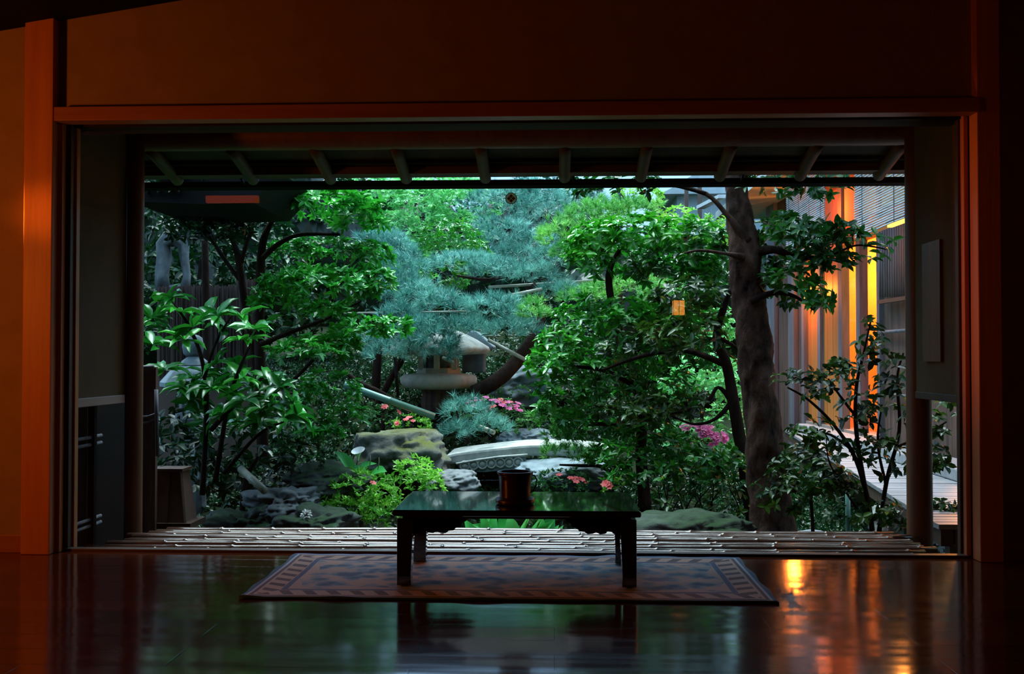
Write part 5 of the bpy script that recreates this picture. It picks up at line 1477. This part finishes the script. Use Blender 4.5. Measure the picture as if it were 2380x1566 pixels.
# calla lily
cl = tree_root('calla_lily', 815, 7.0, 'calla lily with a white trumpet flower and broad leaves beside the mossy boulder', 'flower')
bs = P(825, 1100, 7.05)
def big_leaf(p0, p1, wr, nrm, mat, parent, tone=0.6, name='leaf'):
    a = np.array([p0]); d = np.array([Vector(p1) - Vector(p0)]); L0 = np.linalg.norm(d)
    V, F, vals = leaves(a, d / L0, np.array([nrm], float), np.array([L0]), wr, '11', np.array([tone]))
    return np_mesh(name, V, F, vals, M[mat], parent, smooth=True)
big_leaf(bs, P(783, 1045, 7.0), 0.42, (0.3, -0.7, 0.6), 'iris', cl, 0.7)
big_leaf(bs, P(868, 1070, 7.0), 0.45, (0, -0.5, 0.8), 'iris', cl, 0.5)
big_leaf(P(800, 1105, 7.0), P(845, 1085, 6.9), 0.5, (0, -0.6, 0.8), 'iris', cl, 0.4)
big_leaf(P(860, 1105, 7.0), P(892, 1088, 6.9), 0.7, (0, -0.6, 0.8), 'iris', cl, 0.6)
MB().tube([bs, P(829, 1080, 7.02), P(832, 1066, 7.0)], 0.006, 7).build('stalk', M['green_bamboo'], cl, smooth=True)
f0 = P(832, 1070, 7.0); u1 = S(1, 7.0)
m = MB(); n_ = 20; vs = []; fs = []
for j, (r, h) in enumerate(((2, 0), (4, 10), (8, 18), (16, 24))):
    for k_ in range(n_):
        a = 2 * PI * k_ / n_
        hh = h + (7.0 * math.sin(a) + 2.5 * math.cos(a) if j == 3 else 2.0 * math.sin(a) if j == 2 else 0)
        vs.append((f0.x + r * u1 * math.cos(a), f0.y + r * u1 * math.sin(a), f0.z + hh * u1))
for j in range(3):
    for k_ in range(n_):
        a = j * n_ + k_; b = j * n_ + (k_ + 1) % n_
        fs.append((a, b, b + n_, a + n_))
m.add(vs, fs).build('flower', M['petal_white'], cl, smooth=True)
for a, b in ((861, 1057), (881, 1062)):
    MB().tube([P(a - 3, 1092, 6.95), P(a, b + 12, 6.95), P(a, b, 6.95)], [0.003, 0.004, 0.001], 6).build('bud', M['cut_bamboo'], cl, smooth=True)

# white dahlia
dh = tree_root('white_dahlia', 712, 6.25, 'round white dahlia flower low in front of the dark rocks', 'flower')
q0 = P(712, 1196, 6.2)
pts = RNG.normal(size=(60, 3)); pts = unit(pts); pts[:, 1] = -np.abs(pts[:, 1])
V, F, vals = leaves(np.tile([[q0.x, q0.y, q0.z]], (60, 1)), pts, unit(RNG.normal(size=(60, 3)) * 0.4 + np.array([[0, -0.7, 0.7]])), np.full(60, S(15, 6.2)), 0.45, '7', np.full(60, .5))
np_mesh('flower', V, F, vals, M['petal_white'], dh)
MB().tube([q0, q0 + Vector((0.01, 0.02, -0.12)), q0 + Vector((0, 0.04, -0.35))], 0.004, 6).build('stalk', M['green_bamboo'], dh, smooth=True)

# broad-leaved water plants under the table
wp = tree_root('water_plant', 1195, 6.3, 'clump of broad upright water leaves framed under the table top', 'plant')
for i in range(26):
    a = random.uniform(1105, 1285); Y = random.uniform(6.0, 6.6)
    p0 = P(a + random.uniform(-5, 5), 1275, Y); p1 = P(a + (a - 1195) * 0.15 + random.uniform(-22, 22), random.uniform(1188, 1228), Y)
    big_leaf(p0, p1, random.uniform(0.28, 0.5), (random.uniform(-.5, .5), -0.9, 0.35), 'iris', wp, random.uniform(0.1, 1))
for (pa, pb, w) in (((1170, 1250), (1165, 1191), 0.42), ((1140, 1250), (1118, 1198), 0.4), ((1225, 1260), (1262, 1200), 0.14), ((1240, 1255), (1285, 1208), 0.3), ((1205, 1250), (1232, 1195), 0.16), ((1150, 1240), (1102, 1216), 0.4)):
    big_leaf(P(*pa, 6.1), P(*pb, 6.05), w, (0.1, -0.8, 0.5), 'iris', wp, random.uniform(0.4, 1))

# ------------------------------------------------------------------ annex on the right
KX = -0.033
def fline(px, off=0.0):   # where a view ray meets the annex wall line x = X0 + KX*y
    r_ = ray(px, 830); s = r_.x / r_.y
    return (3.36 - off) / (s - KX)
def fpt(px, off=0.0):
    y = fline(px, off); return Vector((3.36 + KX * y - off, y))
ax = empty('annex_building', (3.0, 10.5, 0), 'lit annex wing with orange windows and cedar bark walls beyond the right-hand trees', 'building')


def slab(pxa, pxb, z0, z1, mat, name, off=0.0, th=0.04, par=None):
    a = fpt(pxa, off); b = fpt(pxb, off)
    m = MB(); vs = []
    nrm = Vector((1, -KX)).normalized() * th
    for z in (z0, z1):
        vs += [(a.x, a.y, z), (b.x, b.y, z), (b.x + nrm.x, b.y + nrm.y, z), (a.x + nrm.x, a.y + nrm.y, z)]
    m.add(vs, [(0, 1, 2, 3), (4, 5, 6, 7), (0, 1, 5, 4), (1, 2, 6, 5), (2, 3, 7, 6), (3, 0, 4, 7)])
    return m.build(name, mat, par or ax)


slab(1782, 1800, -0.4, 3.0, M['post_grey'], 'cedar_post', 0.05, 0.1)
slab(1800, 1832, -0.4, 3.0, M['cedar'], 'cedar_bark_panel')
slab(1832, 1845, -0.4, 3.0, M['post_grey'], 'cedar_post', 0.05, 0.1)
slab(1845, 1862, -0.4, 3.0, M['cedar'], 'cedar_bark_panel')
slab(1862, 1868, -0.4, 3.0, M['post_grey'], 'cedar_post', 0.05, 0.1)
# honey timber boards
for a, b in ((1868, 1884), (1885, 1900), (1908, 1922), (1923, 1936), (1937, 1948)):
    slab(a, b, 0.1, 3.0, M['honey'], 'honey_board', 0.0, 0.03)
# grey posts
for a, b in ((1900, 1906), (1948, 1957), (1990, 1999), (2038, 2044)):
    slab(a, b, 0.0, 2.9, M['post_grey'], 'window_post', 0.04, 0.08)
for a, b in ((1957, 1962), (1999, 2004)):
    slab(a, b, 0.0, 2.0, M['honey'], 'window_stile', 0.01, 0.05)
# panes to the lit room
for a, b in ((1962, 1990), (2004, 2038)):
    slab(a, b, 0.08, 2.0, M['glass'], 'pane', 0.0, 0.01)
slab(1868, 2044, -0.1, 0.09, M['wood_pale'], 'wall_base', 0.03, 0.08)
slab(1868, 2230, 1.98, 2.12, M['honey'], 'head_rail', 0.05, 0.1)
slab(1868, 2230, 2.12, 2.20, M['honey'], 'upper_wall', 0.0, 0.05)
slab(1868, 2230, 2.62, 3.0, M['honey'], 'upper_wall', 0.0, 0.05)
slab(1960, 2230, 2.20, 2.62, M['room_wall'], 'transom', 0.01, 0.02)
# screened wall with bamboo tubes above bark boards
slab(2044, 2235, -0.2, 2.0, M['cedar'], 'bark_wall', 0.0, 0.05)
pk = 2047
while pk < 2112:
    a = fpt(pk, 0.07)
    zb_ = zat(690, a.y, pk)
    MB().tube([(a.x, a.y, zb_), (a.x, a.y, 1.98)], 0.014, 8).build('bamboo_slat', M['post_grey'], ax, smooth=True)
    pk += 5.5
for (za_, zb_) in ((698, 706),):
    a = fpt(2046, 0.08); b = fpt(2112, 0.08)
    MB().bar((a.x, a.y, zat(702, a.y, 2046)), (b.x, b.y, zat(702, a.y, 2046)), 0.04, 0.035).build('slat_rail', M['wood_dark'], ax)
for py in (772, 915):
    a = fpt(2046, 0.05); b = fpt(2112, 0.05); z_ = zat(py, a.y, 2046)
    MB().tube([(a.x, a.y, z_), (b.x, b.y, z_)], 0.016, 8).build('bamboo_rail', M['post_grey'], ax, smooth=True)
# room behind the panes
rm_a = fpt(1868, -0.06); rm_b = fpt(2235, -0.06)
def rb(lo, hi, name, mat): return MB().box(lo, hi).build(name, mat, ax)
rb((3.2, 6.8, 0.0), (6.2, 13.2, 0.05), 'room_floor', M['honey'])
rb((3.1, 6.8, 2.75), (6.2, 13.2, 2.8), 'room_ceiling', M['room_wall'])
rb((6.2, 6.8, 0.0), (6.25, 13.2, 2.8), 'room_back', M['room_wall'])
rb((3.05, 13.15, 0.0), (6.2, 13.2, 2.8), 'room_end', M['room_wall'])
rb((3.25, 6.8, 0.0), (6.2, 6.85, 2.8), 'room_end', M['room_wall'])
rb((4.4, 12.0, 0.05), (4.46, 13.1, 1.95), 'room_door', M['honey'])
tb2 = rb((3.5, 10.3, 0.05), (3.9, 10.9, 0.45), 'seat_block', M['cushion'])
# annex roof over the walkway and wall
m = MB()
m.prism([(2.35, 2.85), (2.35, 2.95), (6.4, 4.3), (6.4, 2.85), (3.0, 2.85)], (0, 9.0, 0), (0, 6.2, 0), (1, 0, 0), (0, 0, 1))
m.build('annex_roof', M['roof_grey'], ax)
lamp_data('annex_room_light', (4.3, 10.4, 1.9), 300.0, (1.0, 0.36, 0.06), 0.15)
lamp_data('annex_room_light', (4.2, 12.6, 1.9), 150.0, (1.0, 0.27, 0.03), 0.15)
# tube lamp below the nearer blind, lighting the screened wall
a = Vector((2.80, 8.75)); b = Vector((2.82, 7.9))
tl_ = empty('eave_lamp', (2.8, 8.3, 1.94), 'glowing orange strip lamp under the nearer reed blind', 'lamp')
MB().bar((a.x, a.y, 1.93), (b.x, b.y, 1.93), 0.04, 0.03).build('lamp_strip', emit('strip_glow', (1, 0.36, 0.05), 5.0), tl_)
MB().bar((a.x, a.y, 1.955), (b.x, b.y, 1.955), 0.07, 0.02).build('lamp_housing', M['wood_dark'], tl_)
lamp_data('eave_lamp_light', (2.8, 8.4, 1.86), 9.0, (1.0, 0.30, 0.04), 0.05)
MB().box((2.86, 11.9, 1.5), (2.94, 11.98, 1.72)).build('added_glow_box', emit('added_box_glow', (1, 0.3, 0.04), 4.0), ax)  # small glowing box added as a body for the fill light
lamp_data('annex_fill_light', (2.72, 11.94, 1.6), 34.0, (1.0, 0.22, 0.02), 0.05)  # light added to redden the bark panels and boards
lamp_data('annex_fill_light', (2.78, 10.9, 2.35), 14.0, (1.0, 0.16, 0.015), 0.05)  # second added light, without a fixture, near the upper wall


# reed blinds
def blind(pxa, pxb, lab, seed):
    ya = None
    r1 = ray(pxa, 830); r2 = ray(pxb, 830)
    y0 = 2.58 / (r1.x / r1.y); y1 = 2.58 / (r2.x / r2.y)
    bl_ = empty('reed_blind', (2.58, (y0 + y1) / 2, 2.8), lab, 'blind')
    m = MB(); z = 1.86; i = 0
    while z < 2.86:
        pts = []
        for j in range(7):
            t = j / 6; y = y0 + (y1 - y0) * t
            pts.append((2.58 + 0.008 * noise.noise(Vector((y * 3, z * 5, seed))), y + (0.012 * noise.noise(Vector((i, j, seed))) if j in (0, 6) else 0), z + 0.006 * noise.noise(Vector((y * 2, z * 3, seed)))))
        m.tube(pts, 0.0068, 5, cap=True)
        z += 0.0185 + 0.004 * random.random(); i += 1
    m.build('reeds', M['reed'], bl_)
    for t in (0.08, 0.36, 0.64, 0.92):
        y = y0 + (y1 - y0) * t
        MB().tube([(2.572, y, 1.855), (2.572, y, 2.85)], 0.003, 5).build('binding_cord', M['post_grey'], bl_)


blind(2330, 1989, 'nearer hanging reed blind, above the orange strip lamp', 2)
blind(1919, 1830, 'farther hanging reed blind, half hidden by the branches of the thick-trunked tree', 5)

# walkway of boards
wa = G(2200, 1230, -0.02); wb = G(1812, 990, -0.02)
WK = (wb.x - wa.x) / (wb.y - wa.y)
wk = empty('board_walkway', (wa.x + 0.4, 8.0, 0), 'silvery board walkway leading along the annex behind the open branched shrub', 'walkway')
n_pl = 76; y_s, y_e = 5.35, 12.35
pw = (y_e - y_s) / n_pl
for i in range(n_pl):
    y0 = y_s + i * pw; y1 = y0 + pw - 0.016
    xl = wa.x + WK * (y0 - wa.y)
    MB().box((xl, y0, -0.045), (3.36 + KX * y0 - 0.06, y1, -0.02 + random.uniform(-0.001, 0.001))).build('plank', M['deck'], wk)
for off, z0, z1, nm in ((0.0, -0.13, -0.046, 'edge_beam'),):
    m = MB()
    a = (wa.x + WK * (y_s - wa.y) + 0.01, y_s); b = (wa.x + WK * (y_e - wa.y) + 0.01, y_e)
    vs = [(a[0], a[1], z0), (b[0], b[1], z0), (b[0] + 0.06, b[1], z0), (a[0] + 0.06, a[1], z0), (a[0], a[1], z1), (b[0], b[1], z1), (b[0] + 0.06, b[1], z1), (a[0] + 0.06, a[1], z1)]
    m.add(vs, [(0, 3, 2, 1), (4, 5, 6, 7), (0, 1, 5, 4), (1, 2, 6, 5), (2, 3, 7, 6), (3, 0, 4, 7)]).build(nm, M['wood_dark'], wk)
MB().box((wa.x + 0.1, y_s, -0.13), (3.2, y_s + 0.05, -0.046)).build('edge_beam', M['wood_dark'], wk)
for yy in (5.6, 7.4, 9.2, 11.0):
    xl = wa.x + WK * (yy - wa.y) + 0.12
    MB().box((xl, yy, -0.6), (xl + 0.07, yy + 0.07, -0.13)).build('support_post', M['wood_dark'], wk)
# raised step along the annex wall
m = MB()
ys0, ys1 = 6.5, 12.0
vs = []
for z in (-0.018, 0.07):
    for y, o_ in ((ys0, 0.42), (ys1, 0.20)):
        vs += [(3.36 + KX * y - o_, y, z), (3.36 + KX * y - 0.07, y, z)]
m.add(vs, [(0, 1, 3, 2), (4, 5, 7, 6), (0, 1, 5, 4), (2, 3, 7, 6), (0, 2, 6, 4), (1, 3, 7, 5)])
o = m.build('wooden_step', M['deck'], bevel=0.01)
tag(o, 'low silvery wooden step running along the foot of the annex wall', 'step')

# neighbouring grey house at the back
nb = empty('neighbour_house', P(1620, 600, 17), 'pale grey clad house at the very back, left of the thick trunk top', 'building')
a = P(1545, 455, 17); b = P(1760, 455, 17)
MB().box((a.x + 0.2, 17, 0.3), (b.x + 1.5, 20, a.z)).build('wall', M['grey_clad'], nb)
m = MB()
m.prism([(a.x - 0.1, a.z), (b.x + 1.6, a.z), (b.x + 1.6, a.z + 0.12), ((a.x + b.x) / 2 - 0.3, a.z + 0.32), (a.x + 0.1, a.z + 0.10)], (0, 3.2, 0), (0, 16.8, 0), (1, 0, 0), (0, 0, 1)).build('house_roof', M['roof_grey'], nb)
for px in (1596, 1627):
    q = P(px, 500, 16.5)
    MB().box((q.x - 0.03, 16.5, 0.5), (q.x + 0.03, 16.56, zat(415, 16.5, px))).build('corner_post', M['wood_dark'], nb)
m = MB().bar(P(1628, 482, 15.5), P(1680, 456, 14.0), 0.12, 0.05).build('downpipe', M['roof_grey'], nb)

# hanging rain chain hook at the left end of the gutter
o = MB().tube([P(408, 432, 5.6), P(410, 446, 5.6), P(414, 450, 5.6), P(417, 444, 5.6), P(416, 434, 5.6)], 0.002, 6).build('gutter_hook', M['post_grey'])
tag(o, 'tiny metal hook dangling from the left end of the gutter', 'hook')

# ------------------------------------------------------------------ light
w = bpy.data.worlds.new('dusk_sky'); scene.world = w; w.use_nodes = True
nt = w.node_tree
for n in list(nt.nodes): nt.nodes.remove(n)
out = nt.nodes.new('ShaderNodeOutputWorld')
bg_ = nt.nodes.new('ShaderNodeBackground')
tc = nt.nodes.new('ShaderNodeTexCoord'); sp = nt.nodes.new('ShaderNodeSeparateXYZ')
nt.links.new(tc.outputs['Generated'], sp.inputs[0])
cc = ramp(nt, sp.outputs[2], [(0.0, (0.08, 0.13, 0.17)), (0.2, (0.34, 0.64, 0.95)), (0.45, (0.66, 1.15, 1.75)), (1.0, (0.62, 1.0, 1.35))])
nt.links.new(cc, bg_.inputs[0])
bg_.inputs[1].default_value = 2.1
nt.links.new(bg_.outputs[0], out.inputs[0])

sun = bpy.data.lights.new('overcast_sun', 'SUN'); sun.energy = 13.0; sun.angle = math.radians(50); sun.color = (0.80, 0.97, 1.0)
so2 = bpy.data.objects.new('overcast_sun', sun); col.objects.link(so2)
so2.rotation_euler = Vector((0.10, -0.35, -1)).to_track_quat('-Z', 'Y').to_euler()

vs_ = scene.view_settings
vs_.view_transform = 'Standard'; vs_.look = 'None'; vs_.gamma = 1; vs_.use_curve_mapping = False
vs_.exposure = 0.0
cy = scene.cycles
cy.max_bounces = 7; cy.diffuse_bounces = 3; cy.glossy_bounces = 4; cy.transmission_bounces = 4; cy.transparent_max_bounces = 8
cy.caustics_reflective = False; cy.caustics_refractive = False
cy.use_denoising = True
cy.sample_clamp_indirect = 4.0
cy.use_adaptive_sampling = True
